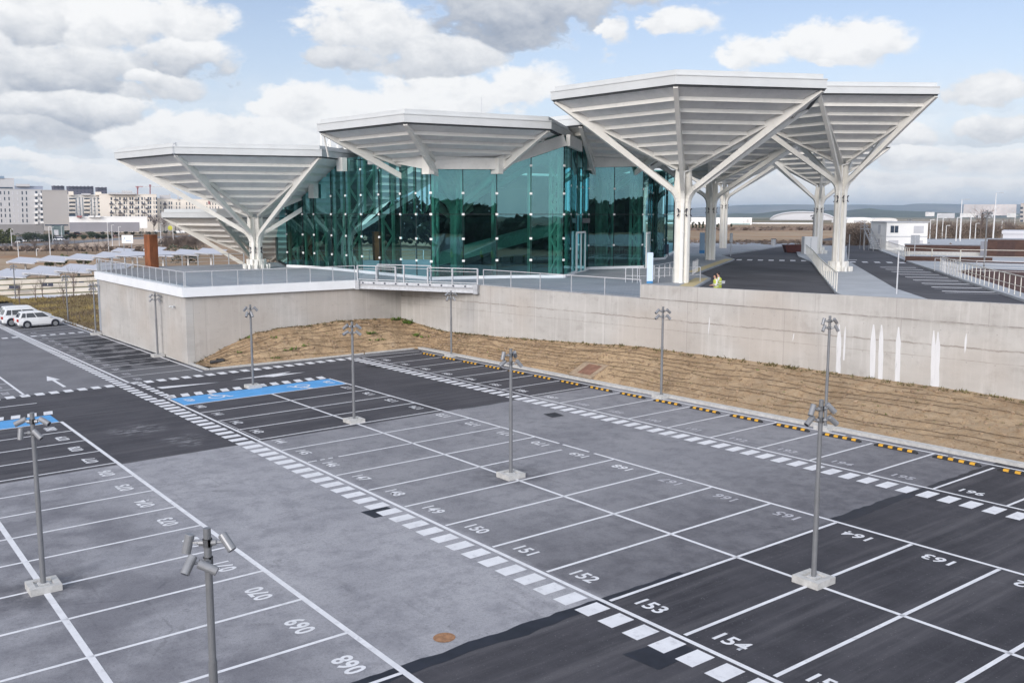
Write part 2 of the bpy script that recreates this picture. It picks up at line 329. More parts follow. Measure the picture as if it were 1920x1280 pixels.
def terrain(t, p):
    s = t.sep(p)
    n = t.noise(t.vmul(p, (1, 1, 0)), .012, 7, .62)
    c = t.mix(t.ramp(n, .38, .62), (.235, .165, .105), (.36, .275, .195))
    c = t.mix(t.ramp(t.noise(p, .045, 7, .7), .5, .66, 0, .7), c, (.30, .15, .065))
    c = t.mix(t.ramp(t.noise(p, .4, 5, .7), .5, .7, 0, .4), c, (.16, .12, .075))
    d = t.m('SQRT', t.m('ADD', t.m('POWER', s[0], 2.0), t.m('POWER', s[1], 2.0)))
    far = t.mix(t.ramp(t.noise(p, .003, 8, .7), .42, .6), (.10, .105, .06), (.33, .28, .22))
    far = t.mix(t.ramp(t.noise(p, .008, 6, .7), .6, .7, 0, .8), far, (.6, .58, .55))
    return t.mix(t.ramp(d, 350, 900), c, far)
TERR = pos_mat('open ground', terrain, .95, .1)
def hillc(t, p):
    c = t.mix(t.ramp(t.noise(p, .0016, 8, .7), .4, .62), (.045, .06, .04), (.20, .17, .12))
    return t.mix(t.ramp(t.noise(t.vmul(p, (1, 1, 6)), .0035, 6, .7), .6, .72, 0, .8), c, (.45, .38, .30))
HILL = pos_mat('far hillside', hillc, .95, .1)

def glass_mat():
    m = bpy.data.materials.new('teal tinted glass'); m.use_nodes = True; t = NT(m.node_tree); t.n.clear()
    out = t.new('ShaderNodeOutputMaterial'); tr = t.new('ShaderNodeBsdfTransparent'); gl = t.new('ShaderNodeBsdfGlossy'); mx = t.new('ShaderNodeMixShader')
    tr.inputs[0].default_value = (.21, .50, .445, 1); gl.inputs[0].default_value = (.40, .78, .82, 1); gl.inputs['Roughness'].default_value = .006
    p = t.pos(); bn = t.new('ShaderNodeBump'); bn.inputs['Strength'].default_value = .05; bn.inputs['Distance'].default_value = .05
    t.lk(t.noise(p, .5, 2), bn.inputs['Height']); t.lk(bn.outputs[0], gl.inputs['Normal'])
    fr = t.new('ShaderNodeFresnel'); fr.inputs[0].default_value = 1.6
    f = t.m('ADD', t.m('MULTIPLY', fr.outputs[0], .9), .17, None, True)
    t.lk(f, mx.inputs[0]); t.lk(tr.outputs[0], mx.inputs[1]); t.lk(gl.outputs[0], mx.inputs[2]); t.lk(mx.outputs[0], out.inputs[0])
    MATS['glass'] = m; return m
GLASS = glass_mat()
def clear_mat():
    m = bpy.data.materials.new('clear railing glass'); m.use_nodes = True; t = NT(m.node_tree); t.n.clear()
    out = t.new('ShaderNodeOutputMaterial'); tr = t.new('ShaderNodeBsdfTransparent'); gl = t.new('ShaderNodeBsdfGlossy'); mx = t.new('ShaderNodeMixShader')
    tr.inputs[0].default_value = (.80, .86, .90, 1); gl.inputs['Roughness'].default_value = .03
    fr = t.new('ShaderNodeFresnel'); fr.inputs[0].default_value = 1.45; t.lk(t.m('ADD', t.m('MULTIPLY', fr.outputs[0], .9), .08, None, True), mx.inputs[0])
    t.lk(tr.outputs[0], mx.inputs[1]); t.lk(gl.outputs[0], mx.inputs[2]); t.lk(mx.outputs[0], out.inputs[0]); return m
RGLASS = clear_mat()

# ------------------------------------------------------------------ mesh building
class MB:
    def __init__(s): s.v = []; s.f = []; s.mi = []; s.cur = 0
    def add(s, vs, fs):
        o = len(s.v); s.v += [tuple(v) for v in vs]; s.f += [tuple(i + o for i in f) for f in fs]; s.mi += [s.cur] * len(fs); return s
    def box(s, c, size, rz=0.0, rx=0.0, ry=0.0):
        M = Matrix.Rotation(rz, 3, 'Z') @ Matrix.Rotation(ry, 3, 'Y') @ Matrix.Rotation(rx, 3, 'X'); c = Vector(c); h = Vector(size) / 2
        vs = [c + M @ Vector((sx * h.x, sy * h.y, sz * h.z)) for sx in (-1, 1) for sy in (-1, 1) for sz in (-1, 1)]
        return s.add(vs, [(0, 1, 3, 2), (4, 6, 7, 5), (0, 4, 5, 1), (2, 3, 7, 6), (0, 2, 6, 4), (1, 5, 7, 3)])
    def beam(s, p, q, wdt, hgt, up=(0, 0, 1), h2=None):
        p, q = Vector(p), Vector(q); d = (q - p).normalized(); u = Vector(up)
        if abs(d.dot(u)) > .98: u = Vector((1, 0, 0))
        sd = d.cross(u).normalized(); u = sd.cross(d).normalized(); h2 = hgt if h2 is None else h2
        vs = [p + sd * a * wdt / 2 + u * b * hgt / 2 for a in (-1, 1) for b in (-1, 1)] + [q + sd * a * wdt / 2 + u * b * h2 / 2 for a in (-1, 1) for b in (-1, 1)]
        return s.add(vs, [(0, 1, 3, 2), (4, 6, 7, 5), (0, 4, 5, 1), (2, 3, 7, 6), (0, 2, 6, 4), (1, 5, 7, 3)])
    def tube(s, pts, rads, n=10, cap=True):
        pts = [Vector(p) for p in pts]
        if isinstance(rads, (int, float)): rads = [rads] * len(pts)
        rings = []
        for i, p in enumerate(pts):
            d = (pts[min(i + 1, len(pts) - 1)] - pts[max(i - 1, 0)]).normalized()
            u = Vector((0, 0, 1)) if abs(d.z) < .95 else Vector((1, 0, 0))
            a = d.cross(u).normalized(); b = d.cross(a)
            rings.append([p + (a * math.cos(2 * PI * k / n) + b * math.sin(2 * PI * k / n)) * rads[i] for k in range(n)])
        vs = [v for r in rings for v in r]; fs = []
        for i in range(len(pts) - 1):
            for k in range(n): fs.append((i * n + k, i * n + (k + 1) % n, (i + 1) * n + (k + 1) % n, (i + 1) * n + k))
        if cap: fs += [tuple(range(n))[::-1], tuple(range((len(pts) - 1) * n, len(pts) * n))]
        return s.add(vs, fs)
    def prism(s, poly, z0, z1):
        n = len(poly); f0 = (lambda p: z0(p)) if callable(z0) else (lambda p: z0); f1 = (lambda p: z1(p)) if callable(z1) else (lambda p: z1)
        vs = [(p[0], p[1], f0(p)) for p in poly] + [(p[0], p[1], f1(p)) for p in poly]
        return s.add(vs, [tuple(range(n))[::-1], tuple(range(n, 2 * n))] + [(i, (i + 1) % n, n + (i + 1) % n, n + i) for i in range(n)])
    def quad(s, *p): return s.add(p, [tuple(range(len(p)))])
    def poly(s, p, z):
        f = z if callable(z) else (lambda q: z); return s.add([(q[0], q[1], f(q)) for q in p], [tuple(range(len(p)))])
    def build(s, name, m, parent=None, loc=None, smooth=False):
        me = bpy.data.meshes.new(name); me.from_pydata(s.v, [], s.f)
        for mm in (m if isinstance(m, (list, tuple)) else [m]): me.materials.append(mm)
        if any(s.mi): me.polygons.foreach_set('material_index', s.mi)
        bm = bmesh.new(); bm.from_mesh(me); bmesh.ops.recalc_face_normals(bm, faces=bm.faces); bm.to_mesh(me); bm.free()
        if smooth: me.polygons.foreach_set('use_smooth', [True] * len(me.polygons))
        me.update(); o = bpy.data.objects.new(name, me); COL.objects.link(o)
        if parent: o.parent = parent
        if loc is not None: o.location = loc
        return o
def tag(o, label=None, cat=None, group=None, kind=None):
    for k, v in (('label', label), ('category', cat), ('group', group), ('kind', kind)):
        if v: o[k] = v
    return o
def thing(name, label, cat, loc=(0, 0, 0), rz=0.0, group=None):
    o = bpy.data.objects.new(name, None); COL.objects.link(o); o.empty_display_size = .3
    o.location = loc; o.rotation_euler = (0, 0, rz); return tag(o, label, cat, group)
def kids(o): return [c for c in bpy.data.objects if c.parent is o]
def copy_tree(o, label=None, loc=None, rz=None, scale=None, parent=None, tree=None):
    c = o.copy(); COL.objects.link(c); c.parent = parent
    for ch in list(o.children): copy_tree(ch, parent=c)
    if label: c['label'] = label
    if loc is not None: c.location = loc
    if rz is not None: c.rotation_euler = (0, 0, rz)
    if scale: c.scale = scale if isinstance(scale, tuple) else (scale,) * 3
    return c
def struct(name, mb, m, parent=None, smooth=False):
    o = mb.build(name, m, parent, smooth=smooth)
    if parent is None: o['kind'] = 'structure'
    return o
ORD = ['first', 'second', 'third', 'fourth', 'fifth', 'sixth', 'seventh', 'eighth', 'ninth', 'tenth', 'eleventh', 'twelfth', 'thirteenth', 'fourteenth', 'fifteenth', 'sixteenth', 'seventeenth', 'eighteenth', 'nineteenth', 'twentieth']

SX, SY = .010206, .013593
def lz(x, y): return SX * x + SY * y
def lotz(off): return lambda q: lz(q[0], q[1]) + off
ZP = 5.08

# ================================================================== SETTING
def wallY(x): return 27.12 + .112 * (x + 14)          # plan line of the long right hand wall
def build_ground():
    # one sheet to the horizon; high ground to the right of the station, low ground to the left
    a = Vector((-44, 30)); d = (atz(850, 430, 0) - O).to_2d().normalized(); nrm = Vector((d.y, -d.x))
    xs = sorted(set([-9500, -7600, -5500, -4000, -3000, -2200, -1600, -1200, -900, -700, -550, -450, -380, -320, -270, -230, -200, -175, -150, -130, -110, -95, -80, -70, -60, -52, -46, -40, -34, -28, -20, -10, 0, 10, 20, 30, 40, 50, 60, 80, 110, 150, 200, 280, 400, 700, 1200, 2500]))
    ys = sorted(set([-3000, -1500, -800, -400, -250, -160, -110, -80, -60, -45, -30, -20, -10, 0, 6, 10, 12, 14, 17, 20, 24, 28, 32, 40, 50, 60, 70, 80, 95, 110, 130, 150, 175, 200, 240, 280, 330, 400, 480, 580, 700, 900, 1200, 1600, 2200, 3200, 4500, 6500, 9500]))
    def z(x, y):
        q = Vector((x, y)); t = (q - a).dot(nrm); k = min(1, max(0, (t + 16) / 32)); k = k * k * (3 - 2 * k)
        D = (q - Vector((O.x, O.y))).length
        lo = -1.0 - .25 * min(1, max(0, (D - 150) / 300)); hi = 4.6
        base = lo + (hi - lo) * k
        if y < 36 and x > -46: base = min(base, lz(x, min(y, 26)) - .35)          # under the car park
        if y < 24 and x <= -46: base = min(base, lz(max(x, -75), y) - .35)
        base += -6 * min(1, max(0, (D - 900) / 4000))
        return base
    mb = MB(); n = len(ys)
    mb.add([(x, y, z(x, y)) for x in xs for y in ys], [(i * n + j, (i + 1) * n + j, (i + 1) * n + j + 1, i * n + j + 1) for i in range(len(xs) - 1) for j in range(n - 1)])
    struct('ground', mb, TERR, smooth=True)
build_ground()
lot_poly = [(-130, -70), (75, -70), (75, 26.15), (-9.6, 26.15), (-10.6, 10.75), (-130, 10.75)]
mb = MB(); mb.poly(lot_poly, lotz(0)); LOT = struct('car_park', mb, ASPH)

# ---- painted markings (children of the car park)
def strip(mb, x0, y0, x1, y1, w, off=.006):
    d = Vector((x1 - x0, y1 - y0)).normalized(); n = Vector((-d.y, d.x)) * w / 2
    P = [(x0 + n.x, y0 + n.y), (x1 + n.x, y1 + n.y), (x1 - n.x, y1 - n.y), (x0 - n.x, y0 - n.y)]
    mb.poly(P, lotz(off))
KX = lambda k: .06 + 2.492 * k
YA, YB, YC, YD, YE, YF = -.04, 5.79, 10.65, 15.33, 20.83, 25.42
m1 = MB(); mw = MB(); ms = MB()
strip(m1, .05, YA, 45, YA, .15); strip(m1, -8.9, -.07, -70, -.07, .14)
strip(m1, -2.4, YB, 47, YB - .1, .13); strip(m1, -9.2, 5.6, -75, 5.15, .14)
strip(m1, 5, YB + .16, 10, YB + .16, .03)
strip(m1, .1, YC, 24.2, YC, .12); strip(m1, 24.2, YC, 47, YC - .05, .12)
strip(m1, -2.3, YD - .05, 19.1, YD, .12); strip(m1, 19.35, YD, 21, YD, .12); strip(m1, 21.3, YD, 47, YD + .05, .12)
strip(m1, -8.6, YE, 50, YE, .11); strip(m1, -8.3, YF, 26.0, YF, .11); strip(m1, 26.3, YF, 30.5, YF, .11); strip(m1, 30.7, YF, 50, YF, .11)
strip(m1, -8.4, 25.3, -9.3, 20.2, .10)
strip(m1, -10.2, 10.35, -60, 10.15, .13)
strip(m1, -14, -5.11, 46, -5.11, .16)
strip(m1, -5.95, -12, -5.95, 0, .13)
for k in range(0, 18):
    x = KX(k)
    strip(m1, x, YA - .07, x, -10.2, .11)
    if k == 6: strip(m1, x, YB + .07, x, YB + .45, .10); strip(m1, x, YB + .6, x, YB + .8, .10); strip(m1, x, YB + .95, x, YB + 1.15, .10); strip(m1, x, YB + 1.4, x, YD, .11)
    elif k == 8: strip(m1, x, YB + .07, x, YD - .6, .11)
    else: strip(m1, x, YB + .07, x, YD - .06, .11)
for j in range(-3, 18):
    x = KX(j); strip(m1, x, YE + .06, x, YF - .35 if j < 6 or j % 3 else YF - .06, .10)
for i in range(25):
    x = -11.6 - 2.42 * i
    strip(m1, x, 5.75, x, 10.2, .09); strip(m1, x, -.1, x, -4.9, .09)
# pedestrian strips
k = 0; x = -74.0
while x < 47:
    if x > -2.2 or x < -9.4: strip(mw, x, 4.70 + .012 * (x + 74) / 10, x, 5.55 if x > -9 else 5.3, .50)
    else: strip(mw, x, 4.75, x, 5.35, .5); strip(mw, x + .1, 5.75, x + .1, 6.2, .5)
    x += .826
x = -8.3
while x < 50: strip(mw, x, 19.72, x, 20.52, .44); x += .745
y = -12.0
while y < 20.3:
    if not (4.6 < y < 5.7): strip(mw, -8.75, y - .225, -8.75, y + .225, .85)
    y += .745
y = -12.0
while y < 5: strip(mw, -39.3, y - .22, -39.3, y + .22, .8); y += .75
y = 5.9
while y < 10: strip(mw, -39.1, y - .22, -39.1, y + .22, .8); y += .75
def hatch(y0, y1, x0, x1):
    y = y0
    while y < y1:
        mw.poly([(x1, y), (x1, y + .42), (x0, y + .58), (x0, y + .16)], lotz(.006)); y += .74
hatch(5.85, 15.2, -3.35, -2.42); hatch(-10, -.3, -3.1, -2.2)
# direction arrows
def arrow(mb, x, y, dx, dy, L, wid=.16, head=.95, hl=2.0, dbl=False):
    d = Vector((dx, dy)).normalized(); n = Vector((-d.y, d.x)); p = Vector((x, y))
    a = p + d * (L - hl)
    mb.poly([p + n * wid, a + n * wid, a - n * wid, p - n * wid], lotz(.006))
    mb.poly([a + n * head / 2, p + d * L, a - n * head / 2], lotz(.006))
arrow(m1, -10.3, 2.3, -1, 0, 5.0, .09, .75, 2.0)
mb_a = m1
mb_a.poly([(-6.45, 6.4), (-5.75, 6.5), (-5.7, 7.3), (-6.3, 7.25)], lotz(.006)); mb_a.poly([(-6.3, 7.2), (-5.7, 7.25), (-5.62, 9.8)], lotz(.006))
mb_a.poly([(-5.85, 10.6), (-5.6, 12.6), (-6.1, 12.6)], lotz(.006)); mb_a.poly([(-6.15, 12.55), (-5.55, 12.6), (-5.2, 13.0), (-5.5, 15.2), (-5.8, 13.8), (-6.3, 14.6)], lotz(.006))
m1.build('line_marking', PAINT, LOT); mw.build('zebra_marking', PAINT, LOT)
mbb = MB(); mbb.poly([(-2.26, 5.9), (.02, 5.9), (.02, 15.22), (-2.26, 15.2)], lotz(.004)); mbb.build('blue_bay', BLUE, LOT)
mbb = MB(); mbb.poly([(-2.05, -10), (-.02, -10), (-.02, -.12), (-2.05, -.12)], lotz(.004)); mbb.build('blue_bay', BLUE, LOT)
def wheelchair(cx, cy, ang, s):
    mb = MB(); ca, sa = math.cos(ang), math.sin(ang)
    def T(x, y): return (cx + (x * ca - y * sa) * s, cy + (x * sa + y * ca) * s)
    def seg(x0, y0, x1, y1, w):
        d = Vector((x1 - x0, y1 - y0)).normalized(); n = Vector((-d.y, d.x)) * w / 2
        mb.poly([T(x0 + n.x, y0 + n.y), T(x1 + n.x, y1 + n.y), T(x1 - n.x, y1 - n.y), T(x0 - n.x, y0 - n.y)], lotz(.009))
    N = 26
    for i in range(N):                       # open wheel ring
        a0, a1 = R_(100 + 275 * i / N), R_(100 + 275 * (i + 1) / N)
        mb.poly([T(.36 * math.cos(a0), .36 * math.sin(a0)), T(.36 * math.cos(a1), .36 * math.sin(a1)), T(.27 * math.cos(a1), .27 * math.sin(a1)), T(.27 * math.cos(a0), .27 * math.sin(a0))], lotz(.009))
    mb.poly([T(-.02 + .1 * math.cos(2 * PI * i / 12), .82 + .1 * math.sin(2 * PI * i / 12)) for i in range(12)], lotz(.009))
    seg(0, .7, .06, .2, .13); seg(.03, .46, .32, .46, .09); seg(.06, .2, .38, .2, .11); seg(.36, .22, .52, -.28, .11); seg(.5, -.27, .66, -.22, .09)
    return mb
wheelchair(-1.1, 8.0, R_(90), 1.25).build('wheelchair_symbol', PAINT, LOT)
wheelchair(-1.1, 13.0, R_(-90), 1.25).build('wheelchair_symbol', PAINT, LOT)
wheelchair(-1.1, -3.2, R_(-90), 1.25).build('wheelchair_symbol', PAINT, LOT)
# numbers
def number_mesh(txt, x, y, ang, h, m, sx=1.35, bold=.03):
    cu = bpy.data.curves.new('n', 'FONT'); cu.body = txt; cu.size = 1; cu.align_x = 'CENTER'; cu.align_y = 'CENTER'; cu.offset = bold; cu.space_character = 1.0 + bold * 1.6; cu.resolution_u = 3
    ob = bpy.data.objects.new('n', cu); me = bpy.data.meshes.new_from_object(ob); bpy.data.objects.remove(ob); bpy.data.curves.remove(cu)
    ca, sa = math.cos(ang), math.sin(ang)
    for v in me.vertices:
        px, py = v.co.x * h * sx, v.co.y * h
        X, Y = x + px * ca - py * sa, y + px * sa + py * ca; v.co = (X, Y, lz(X, Y) + .008)
    me.name = 'bay_number'; me.materials.append(m); o = bpy.data.objects.new('bay_number', me); COL.objects.link(o); o.parent = LOT
for j in range(0, 17): number_mesh('%03d' % (80 - j), KX(j) + 1.45, -.78, PI, .66, PAINT, .86)
number_mesh('081', -1.1, -.85, PI, .6, PAINT, 1.0)
for j in range(0, 17): number_mesh(str(140 + j), KX(j) + .85, YB + .62, 0, .62, PAINT, 1.0 if j > 8 else .9, .024 if j > 8 else .02)
number_mesh('139', -1.3, YB + .75, 0, .6, PAINT, 1.0)
for j in range(0, 17): number_mesh(str(177 - j), KX(j) + 1.15, YD - .62, PI, .58, PAINTOLD if j in (10, 11, 12) else PAINT, 1.1, .024)
number_mesh('178', -1.1, YD - .62, PI, .58, PAINT, 1.1)
for j in range(-3, 17): number_mesh(str(183 + j), KX(j) + 1.0, YE + .62, 0, .52, PAINTOLD if 4 < j < 13 else PAINT, 1.15, .024)
for i in range(14): number_mesh(str(138 - i), -11.4 - 2.42 * i + 1.1, 6.35, 0, .55, PAINTOLD, 1.1)
for i in range(8): number_mesh('%03d' % (82 + i), -11.4 - 2.42 * i + 1.1, -.8, PI, .55, PAINTOLD, 1.1)
# tar seams and patches
mt = MB()
def seam(x, y0, y1, w, off=.004, amp=.12):
    n = int((y1 - y0) / .25); L = []; Rr = []
    r = random.Random(int(x * 10 + y0))
    a = b = 0
    for i in range(n + 1):
        y = y0 + (y1 - y0) * i / n; a = a * .7 + r.uniform(-1, 1) * amp * .5; b = b * .7 + r.uniform(-1, 1) * amp * .5
        L.append((x - w / 2 + a, y)); Rr.append((x + w / 2 + b, y))
    for i in range(n): mt.poly([L[i], L[i + 1], Rr[i + 1], Rr[i]], lotz(off))
seam(32.38, -3.5, 5.9, .50); seam(32.3, 5.9, 8.6, .22, amp=.08); seam(32.32, 15.3, 26.0, .38); seam(10.42, 16.2, 19.4, .12, amp=.05)
mt.poly([(14.1, 18.5), (15.0, 18.35), (15.05, 19.05), (14.15, 19.2)], lotz(.0045)); mt.poly([(22.05, 4.45), (22.9, 4.5), (22.85, 5.45), (22.1, 5.4)], lotz(.0045))
mt.poly([(34.75, 4.1), (35.75, 4.2), (35.7, 5.5), (34.9, 5.45)], lotz(.0045)); mt.poly([(-5.2, 19.2), (-4.1, 19.2), (-4.1, 19.9), (-5.2, 19.9)], lotz(.0045))
mt.build('tar_patch', TAR, LOT)
SAND = mat('sandy fill', (.30, .16, .085), .95, .25, 9, bump=.4, dirt=(.2, .12, .07, .5))
mb = MB(); mb.poly([(31.6 + .255 * math.cos(2 * PI * i / 32), 1.52 + .255 * math.sin(2 * PI * i / 32)) for i in range(32)], lotz(.008)); mb.build('sand_filled_hole', SAND, LOT)
# kerb along the bank
mb = MB()
mb.prism([(-9.6, 25.85), (75, 25.85), (75, 26.2), (-9.75, 26.2)], lotz(-.2), lotz(.13)); mb.prism([(-9.75, 26.2), (-9.6, 25.85), (-10.5, 11.0), (-10.75, 11.0)], lotz(-.2), lotz(.10))
mb.prism([(-10.6, 10.72), (-60, 10.55), (-60, 10.75), (-10.6, 10.95)], lotz(-.2), lotz(.09))
struct('kerb', mb, CONCBASE)

# ---- raised deck, roads and pavements at station level
mb = MB()
deck = [(11.0, wallY(11) + .15), (5.5, 38.6), (-.1, 46.5), (-5.5, 51.0), (-20, 73), (-28.4, 80.5), (-37, 98.8), (-52, 128), (-95, 120), (-70, 60), (-46, 36), (-42.2, 27), (-41.5, 25.5), (-42.2, 16.5), (-38.2, 11.0), (-36.4, 10.75), (-14.2, 10.75), (-14.2, wallY(-14.2) + .2)]
mb.prism(deck, -1.5, ZP - .12); mb.prism(deck, ZP - .115, ZP)
struct('station_pavement', mb, PAVE)
mb = MB(); mb.poly([(11, wallY(11) + .1), (75, wallY(75) + .1), (75, 60), (60, 90), (0, 140), (-60, 190), (-75, 170), (-37, 99), (-28, 80), (-5, 50), (5, 38)], ZP - .14)
struct('access_road', mb, ROAD)
mb = MB()
med = [(13.0, 43.3), (14.2, 41.9), (15.8, 40.5), (17.4, 39.6), (19.0, 39.2), (20.6, 39.6), (21.2, 40.4), (20.6, 41.6), (13.93, 48.63), (-10.18, 79.52), (-26.9, 104.3), (-38, 121), (-45, 120), (-36.9, 106.5), (-20.2, 84.6), (-11.5, 75)]
mb.prism(med, ZP - .3, ZP + .0); struct('median_island', mb, PAVEL)
mb = MB()
rp = [(75, wallY(75) + .1), (60, 33), (32, 36), (22.85, 47.1), (13.6, 58.8), (4.45, 70.6), (-5.59, 83.3), (-25.65, 110.1), (-60, 160), (-40, 200), (60, 200), (120, 120), (120, 36)]
mb.prism(rp, ZP - .3, ZP + .01); struct('right_pavement', mb, PAVEL)
mb = MB()
mb.poly([(6.6, 70.2), (23.2, 48.4), (34, 38), (60, 38), (60, 60), (30, 76), (5.4, 75.8)], ZP + .02); mb.poly([(-7.4, 87.6), (-5.6, 85.4), (30, 94), (30, 98)], ZP + .02)
struct('planting_bed', mb, MULCH)
mb = MB()
def ribbon(mb, pts, w, z):
    for a, b in zip(pts, pts[1:]):
        a, b = Vector(a), Vector(b); d = (b - a).normalized(); n = Vector((-d.y, d.x)) * w
        mb.poly([a, b, b + n, a + n], z)
ribbon(mb, [(9.5, 32.9), (5.3, 38.5), (-.2, 46.3)], 1.0, ZP + .004); ribbon(mb, [(-5.6, 50.9), (-20.1, 72.9)], .9, ZP + .004)
mb.build('tactile_strip', YSTRIP, bpy.data.objects['station_pavement'])
mb = MB()
dz = (-.55, .83)
for i in range(9):
    p = Vector((-21.6 + .92 * i, 71.6 + .68 * i)); d = Vector((.8, .6)); n = Vector((-.6, .8))
    mb.poly([p, p + d * .55, p + d * .55 + n * 2.4, p + n * 2.4], ZP - .136)
for i in range(6):
    p = Vector((-9.5 + .98 * i, 79.0 + .72 * i)); d = Vector((.8, .6)); n = Vector((-.6, .8))
    mb.poly([p, p + d * .55, p + d * .55 + n * 2.2, p + n * 2.2], ZP - .136)
for i in range(9):                               # bus bays along the second road
    t = i / 8; a = Vector((-3.2, 72.5)).lerp(Vector((15.6, 49.6)), t); d = Vector((.8, .6)); n = Vector((-.6, .8))
    mb.poly([a + d * 1.0, a + d * 4.2, a + d * 4.2 + n * .5, a + d * 1.0 + n * .5], ZP - .136)
    mb.poly([a + d * 1.0 - n * 1.2, a + d * 4.2 - n * 1.2, a + d * 4.2 - n * 1.08, a + d * 1.0 - n * 1.08], ZP - .136)
    mb.poly([a + d * 5.0, a + d * 5.2, a + d * 5.2 + n * 1.0, a + d * 5.0 + n * 1.0], ZP - .136)
mb.poly([(2.6, 43.8), (3.2, 44.2), (1.2, 46.6), (.6, 46.2)], ZP - .136)
mb.poly([(-14.5, 82), (-12, 84), (-12.5, 84.7), (-15, 82.7)], ZP - .136)
mb.build('road_marking', PAINT, bpy.data.objects['access_road'])

# ---- earth bank
def build_bank():
    toe = [(-12.9, 10.95), (-11.4, 11.5), (-10.6, 13.5), (-10.2, 17), (-9.9, 21), (-9.75, 25.2), (-9.3, 26.15), (-6, 26.2), (-2, 26.2), (4, 26.2), (12, 26.2), (20, 26.2), (28, 26.2), (36, 26.2), (46, 26.2), (60, 26.2)]
    top = [(-14.03, 11.2, .1), (-14.03, 13.0, .8), (-14.03, 15.5, 1.75), (-14.03, 18.5, 2.0), (-14.03, 22, 2.15), (-14.03, 25.2, 2.15), (-13.8, wallY(-13.8), 2.0), (-9.5, wallY(-9.5), 1.55), (-6.4, wallY(-6.4), 1.55), (0, wallY(0), 1.75), (9, wallY(9), 2.2), (18, wallY(18), 2.2), (26, wallY(26), 2.1), (34, wallY(34), 2.0), (46, wallY(46), 2.0), (60, wallY(60), 2.0)]
    # refine along
    P = []
    for i in range(len(toe) - 1):
        n = max(2, int((Vector(toe[i + 1]) - Vector(toe[i])).length / .22))
        for k in range(n):
            t = k / n; P.append((Vector(toe[i]).lerp(Vector(toe[i + 1]), t), Vector(top[i]).lerp(Vector(top[i + 1]), t)))
    M = 44; r = random.Random(3); mb = MB(); from mathutils import noise as mn
    def S(i, u):
        a, b = P[i]; zt = lz(a.x, a.y) + .03; q = Vector((a.x, a.y, zt)).lerp(b, u)
        prof = u ** .85 if True else u
        q.z = zt + (b.z - zt) * prof
        amp = min(1, u * 6) * min(1, (1 - u) * 5 + .25)
        q.y += amp * .05 * mn.noise(Vector((q.x * 3.1, q.z * 3, 9)))
        q.z += amp * (.05 * mn.noise(Vector((q.x * 4.5, q.y * 4.5, 2))) + .07 * mn.noise(Vector((q.x * 1.3, q.y * 1.6, 6))) + (.26 if q.x < -7 else .09) * mn.fractal(Vector((q.x * .35, q.y * .35, 1.3)), .6, 2, 5) + .07 * mn.noise(Vector((q.x * 2.4, q.y * 2.4, 4))))
        return q
    mb.v = [tuple(S(i, j / M)) for i in range(len(P)) for j in range(M + 1)]
    for i in range(len(P) - 1):
        for j in range(M):
            a = i * (M + 1) + j; mb.f.append((a, a + 1, a + M + 2, a + M + 1)); mb.mi.append(0)
    bank = struct('earth_bank', mb, DIRT, smooth=True)
    def smooth_run(p): return [sum(p[max(0, i - 2):i + 3], Vector()) / len(p[max(0, i - 2):i + 3]) + Vector((0, 0, .02)) for i in range(len(p))]
    rolls = MB()
    for u in (.09, .19, .29, .39, .49, .59, .69, .79, .89):
        ph = r.uniform(0, 9); run = []; skip = 0
        for i in range(0, len(P)):
            if skip > 0: skip -= 1; continue
            if r.random() < .022 and len(run) > 3: rolls.tube(smooth_run(run), r.uniform(.009, .016), 5); run = []; skip = r.randrange(2, 11); continue
            uu = u + .012 * math.sin(i * .045 + ph) + .018 * math.sin(i * .015 + 2 * ph) + .008 * math.sin(i * .19 + 3 * ph) + (.03 * math.sin(i * .07) if i < 150 else 0)
            q = S(i, min(.97, max(.04, uu))); q.z += .028 + r.uniform(-.008, .010); run.append(q)
        if len(run) > 3: rolls.tube(smooth_run(run), .014, 5)
    rolls.build('coir_roll', ROPE, bank)
    weeds = MB(); dry = MB()
    def tuft(mb, p, s, n):
        for _ in range(n):
            a = r.uniform(0, 2 * PI); l = s * r.uniform(.5, 1.2); w = s * .22
            d = Vector((math.cos(a), math.sin(a), 0)); b = p + d * r.uniform(0, s * .8); tip = b + d * l * .6 + Vector((0, 0, l * r.uniform(.3, .9))); sd = Vector((-d.y, d.x, 0)) * w
            mb.add([b - sd, b + sd, tip], [(0, 1, 2)])
    for (px, py, s, n) in ((758, 607, .42, 160), (745, 600, .3, 60), (705, 624, .3, 70), (785, 628, .28, 60), (800, 632, .25, 40), (712, 637, .22, 40), (470, 632, .2, 30), (515, 634, .18, 30), (545, 655, .25, 40), (570, 648, .22, 30), (453, 660, .2, 26), (515, 672, .22, 30), (684, 638, .2, 26)):
        # find the bank point nearest to that view ray
        best = min(((O + ray(px, py) * ((Vector(v) - O).dot(FW)) - Vector(v)).length_squared, v) for v in mb.v)
        for _ in range(5):
            tuft(weeds, Vector(best[1]) + Vector((r.uniform(-.5, .5) * s * 2, r.uniform(-.5, .5) * s * 3, 0)), s, n // 5)
    for _ in range(900):
        i = r.randrange(len(P)); u = r.choice((.12, .25, .38, .51, .64, .77, .89)) + r.uniform(-.05, .03); q = S(i, min(.97, max(.03, u)))
        tuft(weeds if r.random() < .12 else dry, q, r.uniform(.05, .12), r.randrange(3, 9))
    for _ in range(900):
        i = r.randrange(len(P)); tuft(dry, S(i, r.uniform(.93, .995)), r.uniform(.08, .22), 6)
    tag(weeds.build('green_weeds', WEED), kind='stuff'); tag(dry.build('dry_weeds', DRYW), kind='stuff')
    st = MB()
